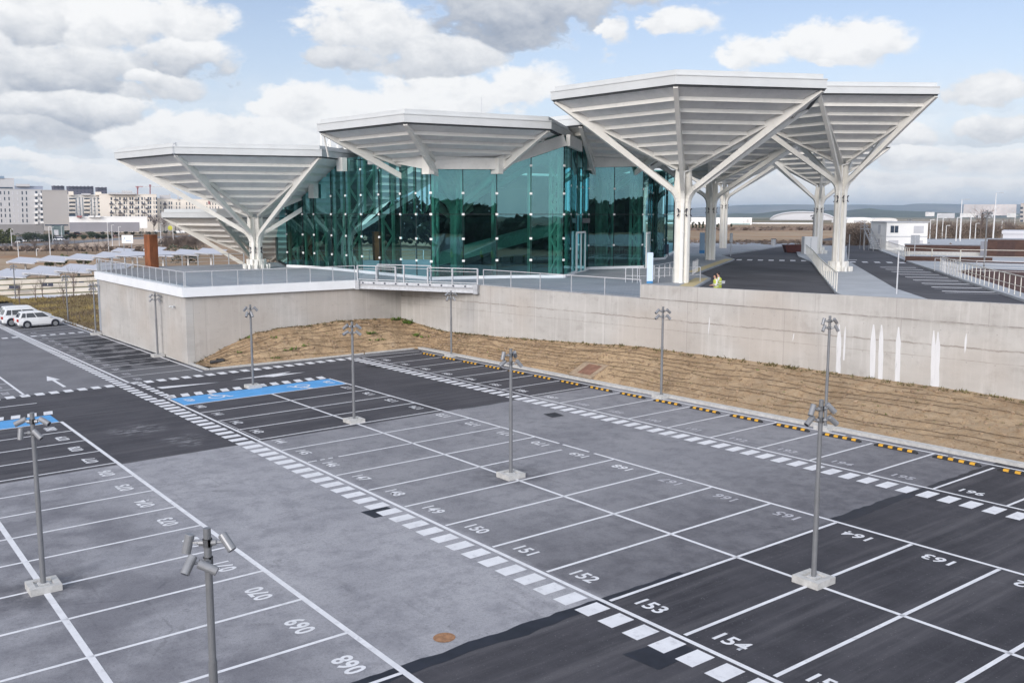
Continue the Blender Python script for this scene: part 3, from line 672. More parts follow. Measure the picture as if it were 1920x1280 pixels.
    for _ in range(2600):
        i = r.randrange(len(P)); q = S(i, r.uniform(.0, .97)); s = r.choice((.012, .018, .022, .03, .045, .07)); st.box(q + Vector((0, 0, s * .3)), (s * 2, s * 1.6, s * 1.2), r.uniform(0, 3), r.uniform(0, .6))
    tag(st.build('loose_stones', mat('clod', (.29, .21, .14), .95, .35, 3)), kind='stuff')
    return S, P
BANK_S, BANK_P = build_bank()

# ---- retaining walls
w = thing('retaining_wall', 'tall beige concrete retaining wall with white coping, left of the footbridge', 'wall', (-14, 10.7, 0))
def part(mb, name, m, root, smooth=False):
    """mesh in world metres, parented to a thing that may stand anywhere"""
    o = mb.build(name, m, None, smooth=smooth); o.parent = root
    o.matrix_parent_inverse = Matrix.Identity(4)
    M = Matrix.Translation(root.location) @ Matrix.Rotation(root.rotation_euler.z, 4, 'Z')
    inv = M.inverted()
    par = root.parent
    if par is not None: inv = (Matrix.Translation(par.location) @ Matrix.Rotation(par.rotation_euler.z, 4, 'Z') @ M).inverted()
    o.data.transform(inv); return o
mb = MB(); mb.box((-25.1, 10.95, 1.85), (22.2, .5, 5.3)); part(mb, 'left_face', CONC_L, w)
mb = MB(); mb.box((-14.25, 19.24, 1.85), (.5, 16.06, 5.3)); part(mb, 'right_face', CONC_M, w)
mb = MB(); mb.box((-35.95, 13.2, 1.85), (.5, 3.98, 5.3)); part(mb, 'end_face', CONC_M, w)
mb = MB(); mb.prism([(-36.7, 10.45), (-13.75, 10.45), (-13.75, 23.4), (-14.5, 23.4), (-14.5, 11.3), (-36.7, 11.3)], 4.5, ZP + .03); part(mb, 'coping', COPING, w)
w2 = thing('retaining_wall', 'long beige concrete retaining wall with lime-streaked face behind the earth bank, right of the footbridge', 'wall', (-14, 27.1, 0))
ang = math.atan(.112); L = 90 / math.cos(ang)
def along(s, off, z): return (-14 + s * math.cos(ang) - off * math.sin(ang), 27.12 + s * math.sin(ang) + off * math.cos(ang), z)
mb = MB(); mb.prism([along(0, 0, 0), along(L, 0, 0), along(L, .5, 0), along(0, .5, 0)], -.8, ZP - .03); part(mb, 'lower_wall', CONC_R, w2)
mb = MB(); mb.prism([along(23.35, -.015, 0), along(L, -.015, 0), along(L, .40, 0), along(23.35, .40, 0)], ZP - .025, lambda p: 5.86 + .012 * (p[0] - 9)); part(mb, 'parapet', CONC_P, w2)
LIME = bpy.data.materials.new('lime streak'); LIME.use_nodes = True
def lime_nodes():
    t = NT(LIME.node_tree); b = t.n['Principled BSDF']; out = t.n['Material Output']; q = t.sep(t.pos())
    n = t.noise(t.comb(t.m('MULTIPLY', q[0], 5.0), t.m('MULTIPLY', q[2], .35), 0), 1.6, 6, .7); n2 = t.noise(t.comb(t.m('MULTIPLY', q[0], 18.0), t.m('MULTIPLY', q[2], .8), 0), 1.0, 5, .7)
    t.lk(t.mix(n2, (.50, .50, .505), (.72, .725, .74)), b.inputs['Base Color']); b.inputs['Roughness'].default_value = .85
    tr = t.new('ShaderNodeBsdfTransparent'); mx = t.new('ShaderNodeMixShader'); t.lk(t.ramp(t.m('ADD', t.m('MULTIPLY', n, .6), t.m('MULTIPLY', n2, .4)), .28, .44), mx.inputs[0]); t.lk(tr.outputs[0], mx.inputs[1]); t.lk(b.outputs[0], mx.inputs[2]); t.lk(mx.outputs[0], out.inputs[0])
lime_nodes()
mb = MB()
for (px, y0, y1, wd) in ((1331, 593, 628, 3), (1489, 624, 640, 3), (1574, 608, 716, 12), (1585, 612, 675, 5), (1638, 608, 722, 13), (1653, 609, 724, 12), (1685, 613, 735, 12), (1751, 619, 735, 10), (1759, 622, 735, 11), (1812, 625, 662, 5)):
    def onw(x, y):
        d = ray(x, y); n = Vector((-math.sin(ang), math.cos(ang), 0)); t = (Vector(along(0, -.006, 0)) - O).dot(n) / d.dot(n); return O + d * t
    a = onw(px, y0); b = onw(px - 3, min(y1, 728)); n = 8; wm = wd / FPX * 45 * .38; r = random.Random(px)
    tx = Vector((math.cos(ang), math.sin(ang), 0)); prev = None
    for i in range(n + 1):
        t = i / n; c = a.lerp(b, t); h = wm * min(1, .25 + t * 2.8) * r.uniform(.85, 1.15)
        if t > .7 and y1 < 665: h *= max(.1, (1 - t) / .3)
        cur = (c - tx * h, c + tx * h)
        if prev: mb.quad(prev[0], prev[1], cur[1], cur[0])
        prev = cur
part(mb, 'lime_streak', LIME, w2)

# ================================================================== CANOPIES
SHADESTRIP = mat('dark shade strip', (.06, .065, .07), .8, .1)
DOWNL = mat('downpipe steel', (.68, .68, .66), .4, .05)
def spot(mb_, p, d, s=1.0, seg=10):
    d = Vector(d).normalized(); p = Vector(p); mb_.tube([p - d * .11 * s, p + d * .14 * s], .065 * s, seg)
def canopy(label, c, V, zt, zbase, drop=4.5, column=True, plinth=False, lamps=True, pipe=False, cut=None, group='white steel tree canopies of the station', post=False):
    """c: plan centre; V: six plan corners; zt: underside of the edge; drop: depth of the inverted pyramid"""
    c = Vector(c); V = [Vector(v) for v in V]
    t = thing('steel_canopy', label, 'canopy', (c.x, c.y, zbase), 0, group)
    za = zt - drop
    def onf(k, s):                                     # point on ridge k, s = 0 apex .. 1 corner
        q = c.lerp(V[k % 6], max(s, 0.0)); return Vector((q.x, q.y, za + drop * s))
    def off(k, o):                                     # corner pushed out by o
        d = (V[k % 6] - c); return c + d * (1 + o / d.length)
    mb = MB(); mb.prism([off(k, .12) for k in range(6)], zt - .04, zt + .50); f = part(mb, 'fascia', ROOFW, t)
    mb = MB(); mb.prism([off(k, .17) for k in range(6)], zt + .47, zt + .53); part(mb, 'drip_edge', ROOFW, f)
    mb = MB(); mb.prism([off(k, -.16) for k in range(6)], zt + .50, zt + .84); part(mb, 'parapet_cap', ROOFW, f)
    mb = MB(); mb.prism([off(k, -.02) for k in range(6)], zt - .13, zt - .035); part(mb, 'shade_strip', SHADESTRIP, f)  # inset gutter ring, its dark colour stands in for shade under the fascia
    s0 = .035 if column else .1
    for k in range(6):
        if cut and k in cut: continue
        a0, a1, b0, b1 = onf(k, s0), onf(k, .985), onf(k + 1, s0), onf(k + 1, .985)
        mb = MB(); up = Vector((0, 0, .12)); vs = [a0, a1, b1, b0, a0 + up, a1 + up, b1 + up, b0 + up]
        mb.add(vs, [(0, 1, 2, 3), (7, 6, 5, 4), (0, 4, 5, 1), (1, 5, 6, 2), (2, 6, 7, 3), (3, 7, 4, 0)]); p = part(mb, 'soffit_panel', PANEL, t)
        for i in range(7):
            s = .12 + .125 * i
            a, b = onf(k, s), onf(k + 1, s); mb = MB(); mb.beam(a - Vector((0, 0, .11)), b - Vector((0, 0, .11)), .10, .24); part(mb, 'purlin', WHITE, p)
    for k in range(6):
        if cut and (k in cut and (k - 1) % 6 in cut): continue
        d = (V[k] - c).normalized(); d3 = Vector((d.x, d.y, 0)); L = (V[k] - c).length
        a = onf(k, .05) - Vector((0, 0, .16)); j0 = onf(k, .66); e = onf(k, .985) - Vector((0, 0, .10)); dd = (e - j0).normalized()
        mb = MB(); mb.beam(a, j0 - Vector((0, 0, .19)), .28, .34); mb.beam(j0 - Vector((0, 0, .40)) - dd * .25, e, .285, .80, h2=.16)
        part(mb, 'ridge_beam', WHITE, t)
        # curved strut leaving the column and meeting the ridge
        mb = MB(); r0 = .36
        p0 = Vector((c.x, c.y, za - 2.6)) + d3 * r0; p1 = p0 + Vector((0, 0, 1.15)); jn = onf(k, .665) - Vector((0, 0, .56)); sl = (jn - (p0 + Vector((0, 0, 1.0)) + d3 * .4)).normalized()
        p2 = p0 + Vector((0, 0, 1.3)) + d3 * .75
        pts = []
        for i in range(7):
            u = i / 6; q = p0 * (1 - u) ** 2 + (p0 + Vector((0, 0, .95)) + d3 * .05) * 2 * u * (1 - u) + (p2) * u * u; pts.append(q)
        pts.append(jn)
        hs = [.34] * 7 + [.44]
        for i in range(len(pts) - 1):
            dd = (pts[i + 1] - pts[i]).normalized(); upv = d3.cross(Vector((-d.y, d.x, 0)))
            nn = Vector((-d.y, d.x, 0)); perp = dd.cross(nn).normalized()
            w2 = .138
            q0, q1 = pts[i], pts[i + 1] + dd * .03
            vs = [q0 + nn * a_ * w2 + perp * b_ * hs[i] / 2 for a_ in (-1, 1) for b_ in (-1, 1)] + [q1 + nn * a_ * w2 + perp * b_ * hs[i + 1] / 2 for a_ in (-1, 1) for b_ in (-1, 1)]
            mb.add(vs, [(0, 1, 3, 2), (4, 6, 7, 5), (0, 4, 5, 1), (2, 3, 7, 6), (0, 2, 6, 4), (1, 5, 7, 3)])
        # web plate filling the fork
        nn = Vector((-d.y, d.x, 0)) * .05; q = Vector((c.x, c.y, za - .5)) + d3 * .3
        mb.add([p0 - nn, q - nn, a - nn + d3 * .1, pts[4] - nn, pts[2] - nn, p0 + nn, q + nn, a + nn + d3 * .1, pts[4] + nn, pts[2] + nn], [(0, 1, 2, 3, 4), (9, 8, 7, 6, 5)])
        part(mb, 'strut', WHITE, t)
    mb = MB(); n = 12
    mb.tube([(c.x, c.y, zbase), (c.x, c.y, za - .1)], .22, 12)
    for k in range(6):
        d = (V[k] - c).normalized(); nn = Vector((-d.y, d.x)) * .115
        P = [c + d * .18 + nn, c + d * .56 + nn, c + d * .56 - nn, c + d * .18 - nn]; mb.prism(P, zbase, za - 2.45)
        P = [c + d * .2 + nn * .8, c + d * .40 + nn * .8, c + d * .40 - nn * .8, c + d * .2 - nn * .8]; mb.prism(P, za - 2.5, za - .2)
    col = part(mb, 'column', WHITE, t)
    if plinth:
        mb = MB()
        for k in range(12):
            a = 2 * PI * k / 12 + .1; p = c + Vector((math.cos(a), math.sin(a))) * .78; mb.box((p.x, p.y, zbase + .42), (.16, .3, .84), a); p = c + Vector((math.cos(a), math.sin(a))) * 1.12; mb.box((p.x, p.y, zbase + .2), (.16, .2, .4), a)
        mb.tube([(c.x, c.y, zbase), (c.x, c.y, zbase + .5)], .72, 12); part(mb, 'base_plate', WHITE, t)
    if lamps:
        for k in range(6):
            a0 = math.atan2((V[k] - c).y, (V[k] - c).x) + PI / 6
            d = Vector((math.cos(a0), math.sin(a0), 0)); p = Vector((c.x, c.y, za - 2.95)) + d * .55
            mb = MB(); mb.tube([p - d * .3, p], .03, 6); spot(mb, p + Vector((0, 0, .12)), d + Vector((0, 0, .55)), .75); spot(mb, p - Vector((0, 0, .28)), d + Vector((0, 0, -.7)), .75); mb.tube([p + Vector((0, 0, .12)), p - Vector((0, 0, .28))], .025, 6)
            part(mb, 'spotlight', DARK, t)
    if pipe:
        d = ((V[0] - c).normalized() + (V[1] - c).normalized() * .2).normalized(); d3 = Vector((d.x, d.y, 0)); s3 = Vector((-d.y, d.x, 0))
        mb = MB(); b = Vector((c.x, c.y, 0)) + d3 * .55
        mb.tube([b + Vector((0, 0, zbase)), b + Vector((0, 0, za - .2))], .06, 8); q = b + Vector((0, 0, za - .2))
        mb.tube([q, q + s3 * .45 + Vector((0, 0, .1)), q + s3 * .7 + Vector((0, 0, .35)), q + s3 * .7 + Vector((0, 0, 1.15))], .055, 8)
        for i in range(6): mb.box(b + Vector((0, 0, zbase + 1 + i * 1.3)), (.16, .16, .05), math.atan2(d.y, d.x))
        part(mb, 'downpipe', DOWNL, t)
    return t, onf
def hexV(c, vm, v0, v1):
    c, vm, v0, v1 = map(Vector, (c, vm, v0, v1)); return [v0, v1, 2 * c - vm, 2 * c - v0, 2 * c - v1, vm]
def regV(c, R=10.7, th=-52): return [(c[0] + R * math.cos(R_(th + 60 * k)), c[1] + R * math.sin(R_(th + 60 * k))) for k in range(6)]
C1 = (-33.4, 23.5); V1 = hexV(C1, (-37.1, 12.85), (-26.8, 14.5), (-23.0, 25.1))
T1, F1 = canopy('white hexagonal canopy at the left end of the terrace, left of the glass hall', C1, V1, 14.62, ZP, 4.85, plinth=True, lamps=True)
mb = MB(); mb.tube([(-26.9, 14.7, 15.45), (-26.7, 14.4, 15.3), (-26.62, 14.3, 14.6), (-26.9, 14.8, 14.3)], .035, 6); part(mb, 'lightning_cable', GALVL, T1)
C2 = (-49.3, 31.2); T2, F2 = canopy('low white hexagonal canopy behind the terrace, half hidden by the higher left canopy', C2, hexV(C2, (-51.9, 21.0), (-42.4, 23.2), (-39.0, 33.0)), 9.62, .2, 4.7)
C5 = (1.9, 41.0); T5, F5 = canopy('large white hexagonal canopy nearest the parapet, over the pavement on a tall forked column', C5, hexV(C5, (-1.8, 32.0), (8.7, 32.8), (12.9, 41.5)), 17.6, ZP, 4.5, pipe=True)
C6 = (.1, 62.6); T6, F6 = canopy('white hexagonal canopy on the median island with flared foot, reaching farthest right', C6, [(4.4, 52.8), (9.5, 60.5), (2.0, 69.4), (-4.2, 72.4), (-9.3, 64.7), (-5.0, 53.4)], 19.0, ZP, 4.7, plinth=True, pipe=True)
C3 = (-20.3, 69.3); T3, F3 = canopy('white hexagonal canopy in shade behind the nearest right canopy, column second from the hall', C3, regV(C3, 10.9), 17.7, ZP, 4.3)
C7 = (-23.4, 92.8); T7, F7 = canopy('smaller-looking white canopy far back on the median island with flared foot', C7, regV(C7, 8.6), 17.8, ZP, 4.3, plinth=True)
C4 = (-43.6, 98.6); T4, F4 = canopy('white canopy farthest back on the pavement, its slim column beyond the shaded one', C4, regV(C4, 11.2), 18.4, ZP, 4.3)
CM = (-14.7, 32.8); VM = hexV(CM, (-16.6, 21.9), (-6.5, 23.2), (-4.6, 34.1))
TM, FM = canopy('wide white hexagonal roof canopy over the front corner of the glass hall', CM, VM, 16.0, ZP, 3.7, lamps=False)
CX = (-17.5, 50.8); VX = [(CX[0] + a, CX[1] + b) for a, b in ((8.3, -9.9), (10.1, 1.3), (1.9, 10.9), (-8.2, 9.6), (-10.1, -1.3), (-1.9, -10.9))]
TX, FX = canopy('shaded white roof canopy over the recessed right end of the glass hall', CX, VX, 17.0, ZP, 3.7, lamps=False)
CN = (-32.6, 44.5); TN, FN = canopy('white tree canopy standing inside the left part of the glass hall', CN, regV(CN, 9.6), 15.9, ZP, 4.6, lamps=False)
# roof props and aerial between the two left roofs
mb = MB(); mb.tube([(-16.6, 22.2, 16.05), (-17.2, 22.9, 14.2)], .07, 6)
for (x0, y0) in ((602, 252), (619, 265), (633, 272)):
    p = atd(x0, y0, 82); mb.tube([p, p - Vector((0, 0, 2.2))], .09, 6)
mb.tube([atd(609, 286, 82), atd(620, 258, 82)], .11, 6); mb.tube([atd(641, 268, 82), atd(650, 284, 82)], .11, 6)
part(mb, 'roof_prop', WHITE, TM)
mb = MB(); mb.tube([(-14, 34, 16.8), (-14, 34, 18.9)], .025, 5); a = atd(903, 216, 80); mb = MB(); mb.tube([a, a + Vector((0, 0, 1.5))], .02, 5); part(mb, 'aerial', GALVL, TM)

# ================================================================== GLASS HALL
HALL = thing('glass_hall', 'teal glass station hall beneath the white canopies', 'station hall', (-20, 40, ZP))
def fz(c, V, zt, drop):
    """height of a canopy's underside above plan point q"""
    c = Vector(c); V = [Vector(v) for v in V]
    def f(q):
        q = Vector(q); d = q - c; best = 1e9
        for k in range(6):
            a, b = V[k] - c, V[(k + 1) % 6] - c; det = a.x * b.y - a.y * b.x
            s = (d.x * b.y - d.y * b.x) / det; t = (a.x * d.y - a.y * d.x) / det
            if s >= -1e-6 and t >= -1e-6: return zt - drop + drop * (s + t) if s + t <= 1.0 else 99
        return 99
    return f
fM = fz(CM, VM, 16.0, 3.7); fX = fz(CX, VX, 17.0, 3.7); f1 = fz(C1, V1, 14.62, 4.85); f5 = fz(C5, hexV(C5, (-1.8, 32.0), (8.7, 32.8), (12.9, 41.5)), 17.6, 4.5)
def topz(q): return min(15.9 if q[0] > -20.5 else 14.75, fM(q), fX(q), f1(q)) - .12
def inset(i): pass
FRONT = [(-34.0, 26.75), (-31.9, 27.4), (-30.3, 27.75), (-27.3, 28.0), (-24.75, 28.1), (-22.0, 28.12), (-19.0, 28.12), (-15.6, 28.12), (-13.25, 28.12), (-11.2, 28.15),
         (-10.6, 30.6), (-9.8, 33.15), (-8.6, 35.5), (-7.2, 37.6)]
SIDE = [(-7.2, 37.6), (-9.3, 40.1), (-11.6, 42.7), (-12.6, 44.2), (-14.5, 46.6), (-14.0, 49.2), (-13.3, 52.1), (-16.4, 55.9), (-20.0, 59.8), (-23.8, 64.0), (-24.0, 66.0), (-29.8, 72.5), (-36.0, 80.2)]
BACKP = [(-36.0, 80.2), (-60, 84), (-62, 50), (-44, 30), (-34.0, 26.75)]
ZJ = 9.93
CLAMP = mat('white glazing clamp', (.8, .8, .78), .35, .03)
ALU = mat('white door frame', (.74, .74, .73), .4, .03)
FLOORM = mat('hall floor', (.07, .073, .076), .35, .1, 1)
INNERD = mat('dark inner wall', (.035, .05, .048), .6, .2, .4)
def pane(a, b, z0, za_, zb_):
    mb = MB(); a, b = Vector(a), Vector(b); d = (b - a).normalized() * .02; a, b = a + d, b - d; n = Vector((-d.y, d.x)).normalized() * .012
    mb.quad((a.x, a.y, z0), (b.x, b.y, z0), (b.x, b.y, zb_), (a.x, a.y, za_)); return mb
def topmid(a, b):
    # top edge follows the canopies between two joints
    return [Vector(a).lerp(Vector(b), i / 6) for i in range(7)]
def bay(a, b, trusses=True, rows=(ZJ,)):
    zs = [ZP + .22] + list(rows)
    tops = [(q, topz(q)) for q in topmid(a, b)]
    for z0, z1 in zip(zs, zs[1:]): part(pane(a, b, z0 + .01, z1 - .01, z1 - .01), 'glass_panel', GLASS, HALL)
    mb = MB(); d = (Vector(b) - Vector(a)).normalized() * .02; z0 = zs[-1] + .01
    low = [Vector((q.x, q.y, z0)) for q, _ in tops]; hi = [Vector((q.x, q.y, max(z0 + .05, t))) for q, t in tops]
    low[0] += Vector((d.x, d.y, 0)); hi[0] += Vector((d.x, d.y, 0)); low[-1] -= Vector((d.x, d.y, 0)); hi[-1] -= Vector((d.x, d.y, 0))
    for i in range(6): mb.quad(low[i], low[i + 1], hi[i + 1], hi[i])
    part(mb, 'glass_panel', GLASS, HALL)
def clampset(p, zlist, nrm):
    n = Vector((nrm[0], nrm[1], 0)); an = math.atan2(n.y, n.x)
    for z in zlist: mb = MB(); mb.box((p[0] + n.x * .03, p[1] + n.y * .03, z), (.05, .20, .16), an); part(mb, 'glazing_clamp', CLAMP, HALL)
def truss(p, nrm, zt, off=.35, dep=.95):
    """vertical lattice mullion standing inside the glass"""
    n = Vector((nrm[0], nrm[1], 0)); sd = Vector((-n.y, n.x, 0)); p = Vector((p[0], p[1], 0)); mb = MB()
    a = p - n * off; b = a - n * dep + sd * .0; z0 = ZP
    mb.beam(a + Vector((0, 0, z0)), a + Vector((0, 0, zt)), .20, .20, n); mb.beam(b + Vector((0, 0, z0)), b + Vector((0, 0, zt)), .20, .20, n)
    z = z0 + .4; k = 0
    while z < zt - 1.2:
        mb.beam((a if k % 2 else b) + Vector((0, 0, z)), (b if k % 2 else a) + Vector((0, 0, z + 1.35)), .15, .15, sd); z += 1.35; k += 1
    part(mb, 'mullion_truss', WHITE, HALL)
def outward(a, b):
    d = (Vector(b) - Vector(a)).normalized(); return Vector((d.y, -d.x))
for i in range(len(FRONT) - 1): bay(FRONT[i], FRONT[i + 1])
for i in range(len(SIDE) - 1):
    bay(SIDE[i], SIDE[i + 1])
for a_, b_ in zip(BACKP, BACKP[1:-1]):
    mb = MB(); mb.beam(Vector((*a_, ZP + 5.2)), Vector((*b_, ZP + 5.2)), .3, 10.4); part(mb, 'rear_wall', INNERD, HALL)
bay(BACKP[-2], BACKP[-1])
for L_ in (FRONT, SIDE):
    for i, p in enumerate(L_[:-1] if L_ is SIDE else L_):
        if L_ is SIDE and i == 0: continue
        es = [outward(L_[k], L_[k + 1]) for k in (i - 1, i) if 0 <= k < len(L_) - 1]
        if L_ is FRONT and i == len(L_) - 1: es.append(outward(SIDE[0], SIDE[1]))
        nb = (es[0] + es[-1]).normalized(); t = topz(p)
        clampset(p, [z for z in ((6.45, 8.1, ZJ, 11.5, 13.6) if L_ is FRONT else (7.2, ZJ, 12.2)) if z < t - .3], nb)
        truss(p, nb, t - .1, .55 if L_ is FRONT and i in (9, 13) else .35)
JOINT = mat('black glazing joint', (.012, .02, .02), .5, .1)
for L_ in (FRONT, SIDE):
    for p in L_:
        mb = MB(); mb.beam(Vector((p[0], p[1], ZP + .2)), Vector((p[0], p[1], max(ZP + 1, topz(p)))), .055, .055, (1, 0, 0)); part(mb, 'glazing_joint', JOINT, HALL)
    mb = MB()
    for a, b in zip(L_, L_[1:]): mb.beam(Vector((*a, ZJ)), Vector((*b, ZJ)), .05, .05)
    part(mb, 'glazing_joint', JOINT, HALL)
# foot of the glass
mb = MB()
for L_ in (FRONT, SIDE):
    for a, b in zip(L_, L_[1:]):
        a3, b3 = Vector((*a, ZP + .11)), Vector((*b, ZP + .11)); mb.beam(a3, b3, .34, .22)
part(mb, 'base_kerb', COPING, HALL)
# white gutters where the roofs meet the glass, with bracket ends
def gutter(a, b, z0, z1, h=.85):
    o = outward(a, b); a3 = Vector((a[0], a[1], z0)) + Vector((o.x, o.y, 0)) * .30 - Vector((0, 0, .40)); b3 = Vector((b[0], b[1], z1)) + Vector((o.x, o.y, 0)) * .30 - Vector((0, 0, .40))
    mb = MB(); mb.beam(a3, b3, .3, h); part(mb, 'gutter', WHITE, HALL)
zg = topz((-15, 28.12)) + .12
gutter((-19.2, 28.12), (-11.2, 28.15), fM((-19.2, 28.12)) if fM((-19.2, 28.12)) < 20 else zg, topz((-11.3, 28.2)) + .1); gutter((-11.2, 28.15), (-9.8, 33.15), topz((-11.2, 28.2)) + .1, topz((-9.8, 33.15)) + .1)
gutter((-9.8, 33.15), (-7.2, 37.6), topz((-9.8, 33.15)) + .15, topz((-7.3, 37.5)) + .1)
gutter((-14.5, 46.6), (-13.3, 52.1), topz((-14.5, 46.6)) + .1, topz((-13.3, 52.1)) + .1)
gutter((-7.2, 37.6), (-11.6, 42.7), topz((-7.3, 37.6)) + .1, topz((-11.6, 42.7)) + .1)
for q, s in (((-19.3, 28.0), 1.0), ((-11.1, 28.0), 1.0), ((-9.65, 33.2), .9), ((-14.3, 46.3), .9), ((-13.1, 52.2), .7), ((-24.7, 27.95), .9), ((-29.6, 27.6), 1.0)):
    mb = MB(); z = topz(q); mb.box((q[0] + .1, q[1] - .2, z - .55), (.8, .5, 1.25 * s), R_(10)); part(mb, 'bracket', WHITE, HALL)
# floor, roof slab, inner core, doors
hall_poly = FRONT + SIDE[1:] + BACKP[1:-1]
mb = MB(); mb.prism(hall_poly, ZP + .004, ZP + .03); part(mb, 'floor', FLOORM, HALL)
rp_ = [(-24.5, 29.2), (-9.0, 36), (-8.6, 37.4), (-14.8, 45), (-14.8, 51), (-24.6, 64), (-36, 78.5), (-59, 82), (-60, 50), (-43.5, 31.5)]
mb = MB(); mb.prism(rp_, 15.75, 16.1); part(mb, 'roof_slab', ROOFW, HALL)
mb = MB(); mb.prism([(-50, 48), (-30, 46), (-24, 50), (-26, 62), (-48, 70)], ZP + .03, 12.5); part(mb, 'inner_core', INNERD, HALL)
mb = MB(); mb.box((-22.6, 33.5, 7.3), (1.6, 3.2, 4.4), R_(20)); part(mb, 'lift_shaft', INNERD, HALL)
mb = MB()
for i in range(2): mb.beam((-26 + i * 1.6, 34.5, 5.2), (-14 + i * 1.6, 43.5, 9.2), .25, .9)
part(mb, 'escalator', GALV, HALL)
mb = MB(); mb.beam((-34, 38, 9.4), (-12.5, 43.5, 9.4), 4.0, .4); part(mb, 'mezzanine', FLOORM, HALL)
def door(a, b, h=2.55, leaves=2):
    a3, b3 = Vector((*a, ZP)), Vector((*b, ZP)); o = outward(a, b); a3 += Vector((o.x, o.y, 0)) * .25; b3 += Vector((o.x, o.y, 0)) * .25; mb = MB(); Z = Vector((0, 0, 1))
    for i in range(leaves + 1):
        q = a3.lerp(b3, i / leaves); mb.beam(q, q + Z * h, .14, .14, (o.x, o.y, 0))
    mb.beam(a3 + Z * (h + .05), b3 + Z * (h + .05), .14, .16); mb.beam(a3 + Z * .06, b3 + Z * .06, .12, .1)
    dd = part(mb, 'door', ALU, HALL); mb = MB(); mb.quad(a3 + Z * .1, b3 + Z * .1, b3 + Z * h, a3 + Z * h); part(mb, 'door_glass', GLASS, dd)
door((-11.0, 41.9), (-12.8, 44.4), 3.3); door((-13.6, 52.6), (-15.6, 55.0), 3.1)
mb = MB(); p = atz(1240, 480, ZP); mb.box(p + Vector((0, 0, .7)), (1.2, 1.2, 1.4)); part(mb, 'ticket_machine', DARK, HALL)

# ================================================================== RAILINGS, BRIDGE
def railing(label, pts, h=1.05, step=1.5, m=GALVL, infill=None, mids=(), z=ZP, pw=.055, name='railing', bars=None):
    pts = [Vector((p[0], p[1], p[2] if len(p) > 2 else z)) for p in pts]
    t = thing(name, label, 'railing', pts[0])
    mb = MB(); gl = MB(); ps = []
    mid = MB()
    for a, b in zip(pts, pts[1:]):
        L_ = (b - a).length; n = max(1, round(L_ / step)); d = (b - a).normalized()
        for i in range(n + 1):
            if i == 0 and a is not pts[0]: continue
            ps.append((a.lerp(b, i / n), d))
        mb.beam(a + Vector((0, 0, h)), b + Vector((0, 0, h)), .06, .05)
        for k in mids: mid.beam(a + Vector((0, 0, k)), b + Vector((0, 0, k)), .03, .03)
        if bars:
            nb = int(L_ / bars)
            for i in range(nb): q = a.lerp(b, (i + .5) / nb); mid.beam(q + Vector((0, 0, .08)), q + Vector((0, 0, h)), .017, .017, d)
        if infill is not None: gl.quad(a + Vector((0, 0, .10)), b + Vector((0, 0, .10)), b + Vector((0, 0, h - .08)), a + Vector((0, 0, h - .08)))
    part(mb, 'handrail', m, t)
    for q, d in ps:
        pb = MB(); pb.beam(q, q + Vector((0, 0, h)), pw, pw * .8, (d.x, d.y, 0)); part(pb, 'post', m, t)
    if mid.v: part(mid, 'rail_bars', m, t)
    if gl.v: part(gl, 'glass_infill', infill, t)
    return t
railing('glass infill railing on the white coping along the front edge of the terrace', [(-36.5, 10.65), (-13.95, 10.65)], step=1.55, infill=RGLASS, z=ZP + .03)
railing('glass infill railing on the white coping, from terrace corner to the footbridge', [(-13.95, 10.75), (-13.95, 23.2)], step=1.9, infill=RGLASS, z=ZP + .03)
railing('open railing along the far left edge of the terrace behind the rusted pillar', [(-36.6, 10.9), (-38.1, 11.2), (-42.0, 16.6), (-41.3, 25.4)], step=1.5, mids=(.35, .7), pw=.1)
railing('glass infill railing on the concrete wall between footbridge and parapet', [along(9.3, .2, ZP), along(23.2, .2, ZP)], step=2.7, infill=RGLASS)
